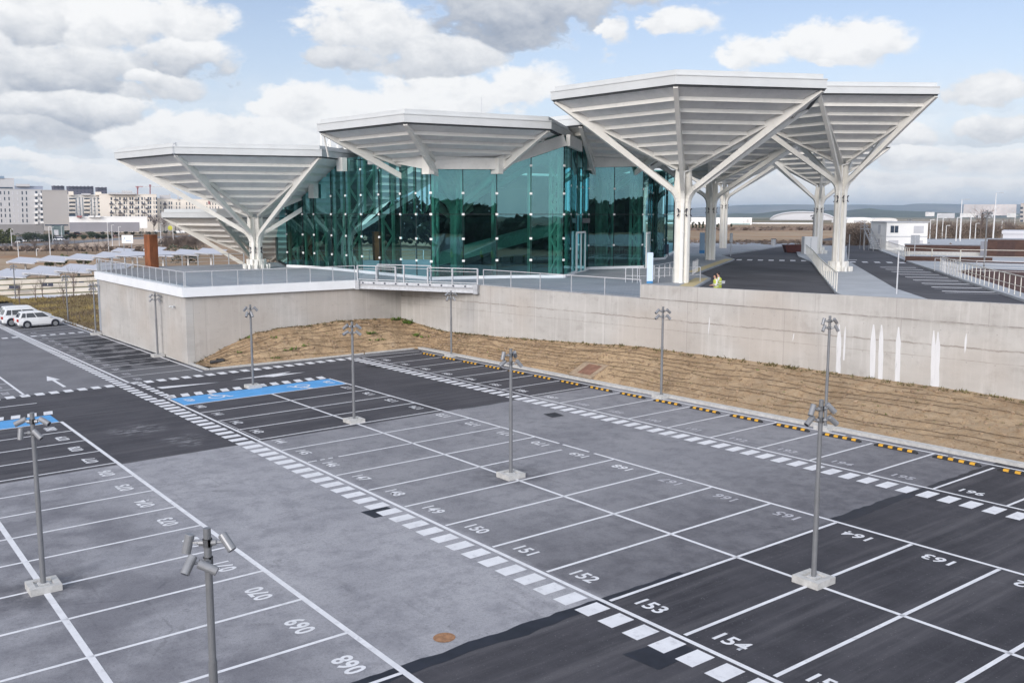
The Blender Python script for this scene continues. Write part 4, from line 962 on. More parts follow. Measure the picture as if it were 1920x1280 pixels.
def bridge():
    a, b = Vector((-13.8, 23.35, ZP)), Vector((-5.0, 28.0, ZP)); d = (b - a).normalized(); n = Vector((-d.y, d.x, 0))
    t = thing('footbridge', 'galvanised steel footbridge across the corner between the two concrete walls', 'footbridge', a)
    mb = MB(); mb.beam(a + n * 1.6 - Vector((0, 0, .06)), b + n * 1.6 - Vector((0, 0, .06)), 3.2, .10); part(mb, 'deck', GALV, t)
    mb = MB(); mb.beam(a - Vector((0, 0, .40)), b - Vector((0, 0, .40)), .10, .34); mb.beam(a - Vector((0, 0, .24)) - n * .04, b - Vector((0, 0, .24)) - n * .04, .22, .03); mb.beam(a - Vector((0, 0, .57)) - n * .04, b - Vector((0, 0, .57)) - n * .04, .22, .03); mb.beam(a - Vector((0, 0, .12)) + n * .02, b - Vector((0, 0, .12)) + n * .02, .10, .18)
    part(mb, 'edge_beam', GALVL, t)
    mb = MB(); mb.beam(a - Vector((0, 0, .4)) + n * 3.1, b - Vector((0, 0, .4)) + n * 3.1, .12, .4); part(mb, 'edge_beam', GALV, t)
    mb = MB()
    for i in range(10): mb.tube([a.lerp(b, .05 + .095 * i) - n * .1 - Vector((0, 0, .13)), a.lerp(b, .05 + .095 * i) + n * .1 - Vector((0, 0, .13))], .055, 8)
    part(mb, 'drain_hole', DARK, t)
    rr = []
    for k, (s0, s1, hh) in enumerate(((.0, .33, 1.1), (.17, .62, 1.22), (.6, 1.0, 1.1))):
        a2, b2 = a.lerp(b, s0) + n * .02, a.lerp(b, s1) + n * .02
        if k == 1: a2 += n * .1; b2 += n * .1
        mb = MB(); mb.beam(a2 + Vector((0, 0, hh)), b2 + Vector((0, 0, hh)), .06, .06); mb.beam(a2 + Vector((0, 0, .1)), b2 + Vector((0, 0, .1)), .04, .05); mb.beam(a2 + Vector((0, 0, hh - .22)), b2 + Vector((0, 0, hh - .22)), .03, .03); part(mb, 'handrail', GALVL, t)
        nn = 3
        for i in range(nn):
            q = a2.lerp(b2, i / (nn - 1)); mb = MB(); mb.beam(q - Vector((0, 0, .1)), q + Vector((0, 0, hh)), .13, .08, (d.x, d.y, 0)); part(mb, 'post', GALVL, t)
        mb = MB(); mb.quad(a2 + Vector((0, 0, .15)), b2 + Vector((0, 0, .15)), b2 + Vector((0, 0, hh - .1)), a2 + Vector((0, 0, hh - .1))); part(mb, 'glass_infill', RGLASS, t)
    mb = MB(); mb.beam(a - Vector((0, 0, .3)) - d * .1, a - Vector((0, 0, .3)) + d * .25, .5, .66); part(mb, 'end_plate', GALV, t)
    mb = MB(); mb.beam(b - Vector((0, 0, .3)) - d * .25, b - Vector((0, 0, .3)) + d * .1, .5, .66); part(mb, 'end_plate', GALV, t)
bridge()
railing('slim steel handrail at the pavement ramp beside the blue totem, end near the parapet', [(.3, 38.2), (1.0, 39.6), (1.9, 43.0)], step=1.3, mids=(.5,), pw=.05, m=GALVL)
railing('slim steel handrail frame just left of the blue totem', [(-.6, 37.9), (.1, 38.6)], step=.5, mids=(.5,), pw=.05, h=1.1)
railing('steel handrail sloping up the pavement ramp left of the nearest column', [(-1.6, 41.8), (-4.6, 47.2)], step=1.6, mids=(.5,), pw=.05)
railing('steel handrail behind the nearest column by the bus kerb', [(-3.9, 48.6), (-7.0, 52.6)], step=1.4, mids=(.5,), pw=.05)
railing('cream barred railing along the median island beside the bus road', [(13.2, 43.2), (0.6, 59.3), (-11.5, 75.2), (-24, 91.2), (-36.9, 108)], step=2.4, bars=.9, m=mat('cream railing paint', (.62, .60, .54), .5, .05), h=1.15)
CRAIL = MATS['cream railing paint']
railing('cream barred railing beside the dark planting bed at the right edge', [(22.9, 47.6), (13.7, 59.1), (7.2, 67.6), (4.6, 71.2)], step=1.3, mids=(.6,), m=CRAIL, h=1.2, pw=.045)
railing('cream railing along the far end of the second road, below the container office', [(-26.3, 112.5), (-9.4, 89.6), (-8.6, 88.6)], step=1.7, mids=(.12, .6), m=CRAIL, h=1.2, pw=.07)
railing('cream railing in front of the long brown planter wall', [atz(1697, 485, ZP), atz(1800, 491, ZP), atz(1925, 493, ZP)], step=4.2, mids=(.6,), m=CRAIL, h=1.25, pw=.09)
railing('low pale railing between the pavement ramps at the right edge', [atz(1752, 508, ZP), atz(1830, 514, ZP), atz(1925, 517, ZP)], step=2.6, mids=(.3, .6, .85), m=GALVL, h=1.1, pw=.05)
railing('pale barred railing on the pale pavement ramp, nearest the planting bed', [atz(1764, 507, ZP), atz(1772, 513, ZP), atz(1800, 521, ZP)], step=1.2, bars=.5, m=GALVL, h=1.1, pw=.05)

# ================================================================== LAMP POSTS
def lamp_post(label, x, y, hgt=4.72, rot=0.0, base=True, z=None, sq=R_(0), heads=((.0, 60, 25), (180, 60, 25), (70, 120, 38), (250, 120, 38)), bs=1.0, group='car park lamp posts with four cylindrical spotlights', arms=.26):
    z = lz(x, y) if z is None else z
    t = thing('lamp_post', label, 'lamp post', (x, y, z), 0, group); c = Vector((x, y, z))
    if base:
        mb = MB(); h = .18
        for dx, dy, wx, wy in ((0, .30, .78, .16), (0, -.30, .78, .16), (.31, 0, .16, .44), (-.31, 0, .16, .44)): mb.box((x + dx * bs, y + dy * bs, z + h / 2 - .02), (wx * bs, wy * bs, h + .04), 0)
        f = part(mb, 'concrete_foot', CONCBASE, t)
        mb = MB(); mb.box((x, y, z + .06), (.46 * bs, .44 * bs, .12)); mb.box((x, y, z + .15), (.26, .26, .05)); part(mb, 'infill', mat('mortar infill', (.5, .5, .49), .9, .1, 9), f)
    mb = MB(); mb.tube([c, c + Vector((0, 0, 2.7))], .068, 16); mb.tube([c + Vector((0, 0, 2.7)), c + Vector((0, 0, hgt))], .058, 16); part(mb, 'pole', POLE, t, smooth=False)
    for i, (az, kind, tilt) in enumerate(heads):
        a = R_(az) + rot; d = Vector((math.cos(a), math.sin(a), 0)); hz = hgt - (.23 if i < 2 else .52)
        p = c + Vector((0, 0, hz)); mb = MB(); mb.tube([p + d * .05, p + d * .13], .05, 10); mb.tube([p + d * .10, p + d * arms], .022, 8); mb.tube([p - Vector((0, 0, .06)), p + Vector((0, 0, .06))], .075, 14)
        br = part(mb, 'bracket', POLELIT, t)
        q = p + d * (arms + .03); tl = R_(kind); ax = Vector((d.x * math.cos(tl), d.y * math.cos(tl), -math.sin(tl)))
        ax = Matrix.Rotation(R_(tilt), 3, 'Z') @ ax
        mb = MB(); mb.tube([q - ax * .14, q - ax * .13, q + ax * .16], [.064, .071, .071], 16); s = part(mb, 'spotlight', POLELIT, t)
        mb = MB(); mb.tube([q + ax * .15, q + ax * .162], .060, 14); part(mb, 'lens', DARKLENS, s)
    return t
V_ = R_(53)      # heading of picture right, to turn the heads as photographed
lamp_post('nearest grey lamp post, cut off by the bottom edge beside bay 071', 34.9, -4.9, 4.85, V_, base=True, heads=((8, 48, -35), (184, 76, 20), (-75, 24, 75), (215, 50, 30)))
lamp_post('grey lamp post at the left edge on a concrete foot between bays', 22.52, -5.11, 4.72, V_, heads=((5, 25, -20), (185, 25, 20), (-45, 40, 30), (200, 80, 60)))
lamp_post('grey lamp post on a concrete foot in the dark bays beside bay 163', 34.9, 10.72, 4.8, V_, heads=((20, 45, -20), (205, 60, 20), (190, 40, 20), (-8, 40, 20)))
lamp_post('grey lamp post on a concrete foot mid car park, beside bays 148 and 149', 21.9, 10.7, 4.75, V_, heads=((60, 40, 20), (200, 75, 20), (185, 40, 20), (-5, 50, 20)))
lamp_post('grey lamp post at the seam between dark and light asphalt, behind bay 144', 9.6, 10.72, 4.75, V_, heads=((0, 40, 20), (180, 40, -20), (-10, 40, 20), (190, 30, 20)))
lamp_post('grey lamp post on the blue disabled bays', -2.5, 10.62, 4.75, V_, heads=((0, 50, 20), (180, 50, -20), (-60, 60, 20), (240, 60, 20)))
lamp_post('grey lamp post by the kerb in front of the inner corner of the walls', -4.75, 25.62, 4.5, V_, heads=((10, 40, 20), (190, 40, 20), (-40, 60, 20), (220, 60, 20)), bs=.9)
lamp_post('grey lamp post by the kerb, below the left end of the parapet', 15.0, 25.62, 4.75, V_, heads=((10, 40, 20), (190, 40, 20), (-20, 50, 20), (190, 40, 20)), bs=.9)
lamp_post('grey lamp post by the kerb before the lime-streaked wall', 24.75, 25.75, 5.0, V_, heads=((20, 40, 20), (190, 70, 20), (-20, 60, 20), (200, 60, 20)), bs=.9)
lamp_post('grey lamp post against the left wall face, beside the white camera', -19.1, 10.25, 4.55, V_, heads=((0, 40, 20), (180, 50, 20), (-10, 60, 20), (190, 50, 20)))
lamp_post('grey lamp post at the far left end of the concrete wall', -36.2, 10.2, 4.45, V_, heads=((0, 40, 20), (180, 40, 20), (-40, 60, 20), (220, 60, 20)))
lamp_post('grey lamp post on the grass behind the white cars', -50.2, 11.0, 4.7, V_, z=-.5, base=False, heads=((0, 40, 20), (180, 40, 20), (-40, 60, 20), (220, 60, 20)))
lamp_post('grey lamp post at the far left edge beyond the white cars', -79.5, 11.3, 4.7, V_, z=-.8, base=False, heads=((0, 40, 20), (180, 40, 20), (-40, 60, 20), (220, 60, 20)))
for lab, (px, top, bot, dd) in {'dark lamp post behind the median railing, left of the far median column': (1523, 402, 472, None), 'dark lamp post in front of the container office': (1704, 410, 456, None), 'tall dark lamp post beside the grey end of the brown wall': (1844, 395, 512, None), 'dark lamp post behind the nearer median column': (1620, 420, 470, None)}.items():
    b = atz(px, bot, ZP); D = (b - O).dot(FW); H = (bot - top) * D / FPX * 1.0
    lamp_post(lab, b.x, b.y, H, V_, base=False, z=ZP, heads=((0, 20, 20), (180, 20, 20), (-40, 60, 20), (220, 60, 20)), group='dark lamp posts around the bus roads')

# ================================================================== WHEEL STOPS
def wheel_stop():
    t = thing('wheel_stop', '', 'wheel stop', (0, 0, 0), 0, 'black and yellow wheel stops along the kerb')
    mb = MB(); L_ = 1.86; prof = [(-.085, 0), (.085, 0), (.055, .10), (-.055, .10)]
    xs = [(-L_ / 2, .55), (-L_ / 2 + .12, 1), (L_ / 2 - .12, 1), (L_ / 2, .55)]
    vs = [(x, y * (.9 if k < 1 else 1), z * k) for x, k in xs for y, z in prof]; fs = [(0, 1, 2, 3), (15, 14, 13, 12)] + [(i * 4 + j, i * 4 + (j + 1) % 4, i * 4 + 4 + (j + 1) % 4, i * 4 + 4 + j) for i in range(3) for j in range(4)]
    mb.add(vs, fs); o = mb.build('rubber_body', RUBBER, t)
    for x in (-.62, -.2, .22, .64):
        mb = MB(); w = .10; mb.add([(x - w, -.0765, .028), (x + w, -.0765, .028), (x + w, -.055, .104), (x - w, -.055, .104), (x + w, .055, .104), (x - w, .055, .104)], [(0, 1, 2, 3), (3, 2, 4, 5)])
        for i in range(len(mb.v)): v = mb.v[i]; mb.v[i] = (v[0], v[1] - (.003 if i < 4 else 0), v[2] + .001)
        mb.build('yellow_marker', YELLOW, t)
    return t
ws = None
for j in range(-3, 18):
    x = KX(j) + 1.18; y = 24.8 + .015 * j / 4
    lab = 'black and yellow wheel stop at the head of bay %d' % (183 + j)
    if j < 0: lab = '%s black and yellow wheel stop from the far corner of the dark bays' % ORD[j + 3]
    if ws is None: ws = wheel_stop(); o = ws; o['label'] = lab
    else: o = copy_tree(ws, lab)
    o.location = (x, y, lz(x, y) + .002); o.rotation_euler = (math.atan(SY), -math.atan(SX), rnd.uniform(-.012, .012))

# ================================================================== CARS
def car_body(kind):
    suv = kind == 'suv'
    t = thing('parked_car', '', 'car')
    Lh = 2.25 if suv else 1.98; H = 1.62 if suv else 1.47; Wd = .90 if suv else .83; bz = .25 if suv else .2
    belt = .98 if suv else .90
    # stations along the length: y, low z, waist z, half width
    st = [(-Lh, bz + .18, belt - .02, Wd * .80), (-Lh + .10, bz + .05, belt + .02, Wd * .93), (-Lh + .5, bz, belt + .02, Wd), (0, bz, belt, Wd), (Lh - 1.15, bz, belt - .04, Wd * .99), (Lh - .62, bz, belt - .10, Wd * .96), (Lh - .18, bz + .04, belt - .24, Wd * .86), (Lh, bz + .14, belt - .40, Wd * .70)]
    mb = MB(); ring = []
    for y, z0, z1, w_ in st:
        m_ = z0 + (z1 - z0) * .55
        ring.append([(-w_ * .9, y, z0), (-w_, y, z0 + .12), (-w_, y, m_), (-w_ * .95, y, z1), (-w_ * .7, y, z1 + .03), (w_ * .7, y, z1 + .03), (w_ * .95, y, z1), (w_, y, m_), (w_, y, z0 + .12), (w_ * .9, y, z0)])
    n = 10; mb.v = [v for r in ring for v in r]
    for i in range(len(ring) - 1):
        for k in range(n): mb.f.append((i * n + k, i * n + (k + 1) % n, (i + 1) * n + (k + 1) % n, (i + 1) * n + k)); mb.mi.append(0)
    mb.f += [tuple(range(n)), tuple(range((len(ring) - 1) * n, len(ring) * n))]; mb.mi += [0, 0]
    body = mb.build('body', CARW, t, smooth=False)
    bv = body.modifiers.new('bevel', 'BEVEL'); bv.width = .035; bv.segments = 2; bv.limit_method = 'ANGLE'
    # cabin
    yr, yf = -Lh + .12, Lh - 1.0; rr0, rf0 = -Lh + .42, Lh - 1.85; wb, wt = Wd * .94, Wd * .72
    cab = [(-wb, yr, belt), (wb, yr, belt), (wb, yf, belt - .02), (-wb, yf, belt - .02), (-wt, rr0, H - .03), (wt, rr0, H - .03), (wt, rf0, H - .02), (-wt, rf0, H - .02)]
    mid = [(-wt * .96, (rr0 + rf0) / 2, H + .01), (wt * .96, (rr0 + rf0) / 2, H + .01)]
    mb = MB(); mb.add(cab + mid, [(4, 5, 9, 8), (8, 9, 6, 7), (0, 1, 5, 4), (2, 3, 7, 6), (1, 2, 6, 9, 5), (3, 0, 4, 8, 7)]); roof = mb.build('roof', CARW, t)
    bv = roof.modifiers.new('bevel', 'BEVEL'); bv.width = .03; bv.segments = 2
    V3 = [Vector(v) for v in cab]
    def face_in(a, b, c, d, u0, u1, v0, v1, off):
        P = lambda u, v: (V3[a].lerp(V3[b], u)).lerp(V3[d].lerp(V3[c], u), v)
        q = [P(u0, v0), P(u1, v0), P(u1, v1), P(u0, v1)]; nrm = (q[1] - q[0]).cross(q[3] - q[0]).normalized(); cen = sum(q, Vector()) / 4
        if nrm.dot(cen - Vector((0, 0, .8))) < 0: nrm = -nrm
        mb = MB(); mb.quad(*[k + nrm * off for k in q]); return mb
    face_in(0, 1, 5, 4, .1, .9, .12, .85, .014).build('rear_window', CARG, t); face_in(2, 3, 7, 6, .06, .94, .08, .92, .014).build('windscreen', CARG, t)
    for (a, b, c, d) in ((1, 2, 6, 5), (3, 0, 4, 7)):
        rev = a == 3
        for (u0, u1) in (((.06, .20), (.23, .53), (.56, .93)) if not rev else ((.07, .44), (.47, .77), (.80, .94))):
            face_in(a, b, c, d, u0, u1, .10, .82, .016).build('side_window', CARG, t)
    for sx in (-1, 1):
        for y in (-Lh + .78, Lh - .80):
            rw = .345 if suv else .30
            mb = MB(); mb.tube([(sx * (Wd - .19), y, rw), (sx * (Wd + .012), y, rw)], rw, 20); w_ = mb.build('wheel', TYRE, t)
            mb = MB(); mb.tube([(sx * (Wd + .008), y, rw), (sx * (Wd + .022), y, rw)], rw * .66, 16); mb.build('rim', RIM, w_)
            mb = MB(); mb.tube([(sx * (Wd - .25), y, rw + .03), (sx * (Wd + .004), y, rw + .03)], rw + .065, 20); mb.build('wheel_arch', DARK, t)
        mb = MB(); mb.box((sx * Wd * .80, -Lh + .03, belt - .17), (.24, .12, .24)); mb.build('tail_light', REDL, t)
        mb = MB(); mb.box((sx * Wd * .72, Lh - .13, belt - .33), (.34, .16, .15), 0, 0, 0); mb.build('headlight', HEADL, t)
        mb = MB(); mb.box((sx * (Wd + .09), Lh - 1.25, belt + .07), (.16, .12, .12)); mb.build('mirror', CARW, t)
        mb = MB(); mb.box((sx * (Wd + .004), -.2, belt - .13), (.02, .16, .03)); mb.build('handle', CARW, t)
    mb = MB(); mb.box((0, -Lh + .02, bz + .2), (Wd * 1.4, .05, .1)); mb.build('bumper_trim', DARK, t); mb = MB(); mb.box((0, Lh - .02, bz + .22), (Wd * 1.1, .08, .14)); mb.build('grille', DARK, t)
    return t
def place_car(t, x, y, rz, label):
    t['label'] = label; t['group'] = 'white cars parked at the left edge'; t.location = (x, y, lz(x, y)); t.rotation_euler = (0, 0, rz)
hatch_car = car_body('hatch'); place_car(hatch_car, -47.0, 7.85, R_(2), 'small white hatchback parked nearest, in front of the white estate')
suv = car_body('suv'); place_car(suv, -49.9, 7.3, R_(2), 'larger white car with red tail lights parked behind the small hatchback')
c3 = copy_tree(suv); place_car(c3, -52.4, 7.6, R_(1), 'white car at the far end of the row, mostly hidden behind the other two')

# ================================================================== PEOPLE
def person(label, x, y, z, rz, vest, head_dn):
    t = thing('person', label, 'person', (x, y, z), rz)
    J = {'pel': ((0, 0, .95), .15), 'spi': ((0, .02, 1.12), .135), 'che': ((0, .03, 1.34), .155), 'nek': ((0, .06, 1.50), .06), 'hd0': ((0, .10, 1.58), .085), 'hd1': ((0, .15 - .04, 1.70), .092), 'hd2': ((0, .10, 1.76), .07)}
    E = [('pel', 'spi'), ('spi', 'che'), ('che', 'nek'), ('nek', 'hd0'), ('hd0', 'hd1'), ('hd1', 'hd2')]
    for s, k in ((-1, 'l'), (1, 'r')):
        J.update({k + 'hip': ((s * .10, 0, .88), .10), k + 'kne': ((s * .11, .03, .48), .065), k + 'ank': ((s * .12, -.02, .08), .045), k + 'toe': ((s * .13, .15, .04), .04),
                  k + 'sho': ((s * .19, .03, 1.42), .065), k + 'elb': ((s * .25, .05, 1.14), .047), k + 'wri': ((s * .14, .26, 1.10), .033)})
        E += [('pel', k + 'hip'), (k + 'hip', k + 'kne'), (k + 'kne', k + 'ank'), (k + 'ank', k + 'toe'), ('che', k + 'sho'), (k + 'sho', k + 'elb'), (k + 'elb', k + 'wri')]
        # palm and fingers
        w_ = Vector(J[k + 'wri'][0]); J[k + 'pal'] = (tuple(w_ + Vector((-s * .03, .06, .0))), .026); E.append((k + 'wri', k + 'pal'))
        for f in range(4):
            p = w_ + Vector((-s * .03, .06, 0)) + Vector((s * (.03 - .02 * f), .03, .005)); J[k + 'f%d' % f] = (tuple(p), .010); J[k + 'g%d' % f] = (tuple(p + Vector((-s * .01, .045 - .006 * abs(f - 1.5), -.015))), .008); J[k + 'h%d' % f] = (tuple(p + Vector((-s * .015, .065, -.045))), .007)
            E += [(k + 'pal', k + 'f%d' % f), (k + 'f%d' % f, k + 'g%d' % f), (k + 'g%d' % f, k + 'h%d' % f)]
        J[k + 'th'] = (tuple(w_ + Vector((-s * .065, .05, .02))), .011); J[k + 'tj'] = (tuple(w_ + Vector((-s * .085, .085, .02))), .009); E += [(k + 'wri', k + 'th'), (k + 'th', k + 'tj')]
    ks = list(J); me = bpy.data.meshes.new('body'); me.from_pydata([J[k][0] for k in ks], [(ks.index(a), ks.index(b)) for a, b in E], [])
    for mm in (SKIN, TROUS, SHIRT): me.materials.append(mm)
    o = bpy.data.objects.new('body', me); COL.objects.link(o); o.parent = t
    sk = o.modifiers.new('skin', 'SKIN'); sk.use_smooth_shade = True
    lay = me.skin_vertices[0] if me.skin_vertices else None
    for i, k in enumerate(ks): lay.data[i].radius = (J[k][1],) * 2; lay.data[i].use_root = (k == 'pel')
    o.modifiers.new('sub', 'SUBSURF').render_levels = 1
    dg = bpy.context.evaluated_depsgraph_get(); me2 = bpy.data.meshes.new_from_object(o.evaluated_get(dg)); o.modifiers.clear(); o.data = me2
    me2.materials.clear()
    for mm in (SKIN, TROUS, SHIRT): me2.materials.append(mm)
    for p in me2.polygons:
        z_ = p.center.z; p.material_index = 0 if (z_ > 1.5 or (p.center.y > .17 and z_ > .95)) else (1 if z_ < .98 else 2); p.use_smooth = True
    mb = MB(); rings = []
    for (z_, rx, ry, yy) in ((.82, .20, .155, .01), (1.0, .19, .15, .01), (1.2, .19, .155, .02), (1.38, .215, .165, .03), (1.47, .15, .11, .04)):
        rings.append([(rx * math.cos(2 * PI * i / 18), yy + ry * math.sin(2 * PI * i / 18), z_) for i in range(18)])
    mb.v = [v for r in rings for v in r]
    for i in range(len(rings) - 1):
        for k in range(18): mb.f.append((i * 18 + k, i * 18 + (k + 1) % 18, (i + 1) * 18 + (k + 1) % 18, (i + 1) * 18 + k)); mb.mi.append(0)
    mb.build('vest' if vest else 'shirt', HIVIS if vest else SHIRT, t, smooth=True)
    if vest:
        mb = MB()
        for z_ in (1.05, 1.2): mb.tube([(.205 * math.cos(2 * PI * i / 18), .015 + .168 * math.sin(2 * PI * i / 18), z_) for i in range(19)], .018, 6)
        mb.build('reflective_band', mat('reflective band', (.7, .72, .72), .3, .03), t)
    bm = bmesh.new(); bmesh.ops.create_uvsphere(bm, u_segments=14, v_segments=9, radius=.112)
    for v in bm.verts: v.co = Vector((v.co.x * .92, v.co.y * 1.05, v.co.z)) + Vector((0, .085, 1.715))
    bmesh.ops.delete(bm, geom=[v for v in bm.verts if v.co.y > .13 and v.co.z < 1.73 or v.co.z < 1.64], context='VERTS')
    me = bpy.data.meshes.new('hair'); bm.to_mesh(me); bm.free(); me.materials.append(HAIR); h = bpy.data.objects.new('hair', me); COL.objects.link(h); h.parent = t
    mb = MB()
    for s in (-1, 1): mb.box((s * .032, .205, 1.675), (.022, .012, .010))
    mb.box((0, .20, 1.615), (.045, .012, .008)); mb.build('eyes_and_mouth', DARK, t)
    mb = MB(); mb.add([(0, .225, 1.645), (-.016, .195, 1.64), (.016, .195, 1.64), (0, .195, 1.675)], [(0, 1, 2), (0, 2, 3), (0, 3, 1)]); mb.build('nose', SKIN, t)
    return t
def athd_(x, y, D): q = atd(x, y, D); return q
p = athd_(1343, 530, 54.0); person('nearer of two people in yellow vests on the bus road, looking down', p.x, p.y, ZP - .14, R_(150), True, .1).scale = (.9, .9, .9)
p = athd_(1349, 530, 55.2); person('person in yellow vest standing just behind the other on the bus road', p.x, p.y, ZP - .14, R_(120), True, .1).scale = (.92, .92, .92)

# ================================================================== SIGNS AND SMALL THINGS
c = Vector((-40.6, 16.4, ZP)); mb = MB(); mb.box(c + Vector((0, 0, 1.5)), (.95, .80, 3.0), R_(14))
o = mb.build('steel_pillar', CORTEN); tag(o, 'rusted brown steel pillar on the left corner of the terrace', 'pillar')
t = thing('totem_sign', 'pale blue upright totem beside the nearest canopy column', 'totem', atz(1218, 531, ZP)); b = t.location
mb = MB(); mb.box(b + Vector((0, 0, 1.15)), (.42, .14, 2.05), V_); part(mb, 'panel', PALEBLUE, t); mb = MB(); mb.box(b + Vector((0, 0, .08)), (.43, .16, .16), V_); part(mb, 'foot', BLUESIGN, t)
t = thing('totem_sign', 'dark blue totem beside the shaded column, far across the pavement', 'totem', atz(1316, 475, ZP)); b = t.location
mb = MB(); mb.box(b + Vector((0, 0, 1.45)), (.62, .2, 2.3), V_); part(mb, 'panel', mat('grey blue panel', (.24, .33, .42), .4, .05), t); mb = MB(); mb.box(b + Vector((0, 0, .2)), (.64, .22, .4), V_); part(mb, 'foot', BLUESIGN, t)
def post_sign(label, px, top, bot, plate=True, w_=.5, hh=.6):
    b = atz(px, bot, ZP); D = (b - O).dot(FW); H = (bot - top) * D / FPX
    t = thing('sign_post', label, 'sign', b); mb = MB(); mb.tube([b, b + Vector((0, 0, H))], .045, 8); part(mb, 'pole', GALVL, t)
    if plate: mb = MB(); mb.box(b + Vector((0, 0, H - hh / 2)), (w_, .05, hh), V_); part(mb, 'plate', GALV, t)
post_sign('bare galvanised post on the tip of the median island', 1681, 472, 551, False)
post_sign('grey sign plate on a post before the brown planter wall', 1714, 441, 486, True, .95, 1.0)
post_sign('thin sign post in the bus road behind the yellow strip', 1370, 437, 480, True, .35, 1.1)
post_sign('thin sign post beside the nearer median column', 1591, 440, 487, False)
b = Vector((-16.3, 10.7, 3.72)); t = thing('security_camera', 'pair of small white cameras on the left concrete wall', 'camera', b)
mb = MB(); mb.box(b + Vector((0, -.05, 0)), (.14, .1, .14)); part(mb, 'bracket', ROOFW, t)
for dx in (-.24, .26):
    mb = MB(); mb.tube([b + Vector((0, -.1, 0)), b + Vector((dx * .6, -.16, 0))], .025, 6); mb.tube([b + Vector((dx * .6, -.16, 0)), b + Vector((dx * 1.3, -.24, -.07))], .062, 10); part(mb, 'housing', ROOFW, t)
b = Vector((-12.0, 11.95, lz(-12, 12) + .22)); t = thing('plastic_pipe', 'short black plastic pipe lying at the foot of the earth bank', 'pipe', b)
mb = MB(); mb.tube([b + Vector((-.3, -.35, 0)), b + Vector((.15, .45, .12))], .11, 12); part(mb, 'tube', RUBBER, t); mb = MB(); mb.tube([b + Vector((-.1, .0, .2)), b + Vector((.0, .5, .16))], .05, 8); part(mb, 'tube', RUBBER, t)
b = min(((O + ray(1108, 697) * ((q - O).dot(FW)) - q).length_squared, i, u) for i in range(0, len(BANK_P), 2) for u in (.1, .2, .3, .4) for q in (BANK_S(i, u),))
q = BANK_S(b[1], b[2]); t = thing('inspection_chamber', 'rust brown hatch on a concrete chamber in the earth bank', 'hatch', q)
mb = MB(); mb.box(q + Vector((0, 0, .02)), (2.0, 1.5, .16), 0, R_(25)); part(mb, 'frame', mat('dusty concrete', (.30, .225, .155), .95, .2, 4), t); mb = MB(); mb.box(q + Vector((.1, .0, .10)), (1.1, 1.0, .05), 0, R_(25)); part(mb, 'lid', mat('rusty lid', (.20, .105, .07), .85, .2, 3), t)
b = BANK_S(len(BANK_P) // 2, .1); b = atz(1912, 852, .85); t = thing('plastic_bottle', 'crushed clear plastic bottle at the foot of the bank, right edge', 'litter', b); mb = MB(); mb.tube([b, b + Vector((.12, .1, .02))], [.05, .035], 8); part(mb, 'body', PALEBLUE, t)

# ================================================================== BACKGROUND
FH = Vector((FW.x, FW.y, 0)).normalized(); RH = Vector((FH.y, -FH.x, 0)); ANG = math.atan2(RH.y, RH.x)
def athd(x, y, D):
    d = ray(x, y); return O + d * (D / d.dot(FH))
class Bld:
    """building front laid out in its own metres at a given distance"""
    def __init__(s, name, label, cat, D, px0, px1, ytop, ybot, depth, m, group=None, skew=0.0):
        a, b = athd(px0, ybot, D), athd(px1, ybot, D); s.D = D
        s.t = thing(name, label, cat, (a.x, a.y, a.z), 0, group); s.W = (b - a).dot(RH); s.H = athd(px0, ytop, D).z - a.z; s.px0, s.ybot = px0, ybot; s.base = a; s.depth = depth
        th = math.atan((px0 + px1 - 1920) / 2 / FPX); s.th = th; s.Rv = Vector((math.cos(ANG - th), math.sin(ANG - th), 0)); s.Nv = Vector((s.Rv.y, -s.Rv.x, 0))
        s.W = 1.0; s.W = s.loc(px1, ybot)[0]; s.H = s.loc((px0 + px1) / 2, ytop)[1]
        s.t.rotation_euler = (0, 0, ANG - th)
        mb = MB(); mb.add([(0, 0, -3), (s.W, 0, -3), (s.W, depth, -3), (0, depth, -3), (0, 0, s.H), (s.W, 0, s.H), (s.W, depth, s.H), (0, depth, s.H)], [(0, 1, 5, 4), (1, 2, 6, 5), (2, 3, 7, 6), (3, 0, 4, 7), (4, 5, 6, 7)])
        s.wall = mb.build('wall', m, s.t)
        mb = MB(); e = .25; mb.box((s.W / 2, depth / 2, s.H + .2), (s.W + e, depth + e, .4)); s.roof = mb.build('roof_edge', m, s.t)
        s.proto = {}
    def loc(s, px, py):
        d = ray(px, py); q = d * ((s.base - O).dot(s.Nv) / d.dot(s.Nv)) + O - s.base; return q.dot(s.Rv), q.z
    def box(s, name, px0, px1, y0, y1, m, out=.12, parent=None, thick=None):
        x0, z1 = s.loc(px0, y0); x1, z0 = s.loc(px1, y1); key = (name, round(x1 - x0, 1), round(z1 - z0, 1), m.name, out)
        if key not in s.proto:
            w_, h_ = x1 - x0, z1 - z0; mb = MB(); mb.box((0, -out / 2, 0), (w_, out, h_)); o = mb.build(name, m, s.t); s.proto[key] = o
        else:
            o = s.proto[key].copy(); COL.objects.link(o); o.parent = s.t
        o.location = ((x0 + x1) / 2, -.01, (z0 + z1) / 2); return o
r = random.Random(11)
b = Bld('clinic_building', 'long pale grey clad block with small scattered windows at the far left', 'building', 500, -70, 82, 356, 424, 30, GREYB)
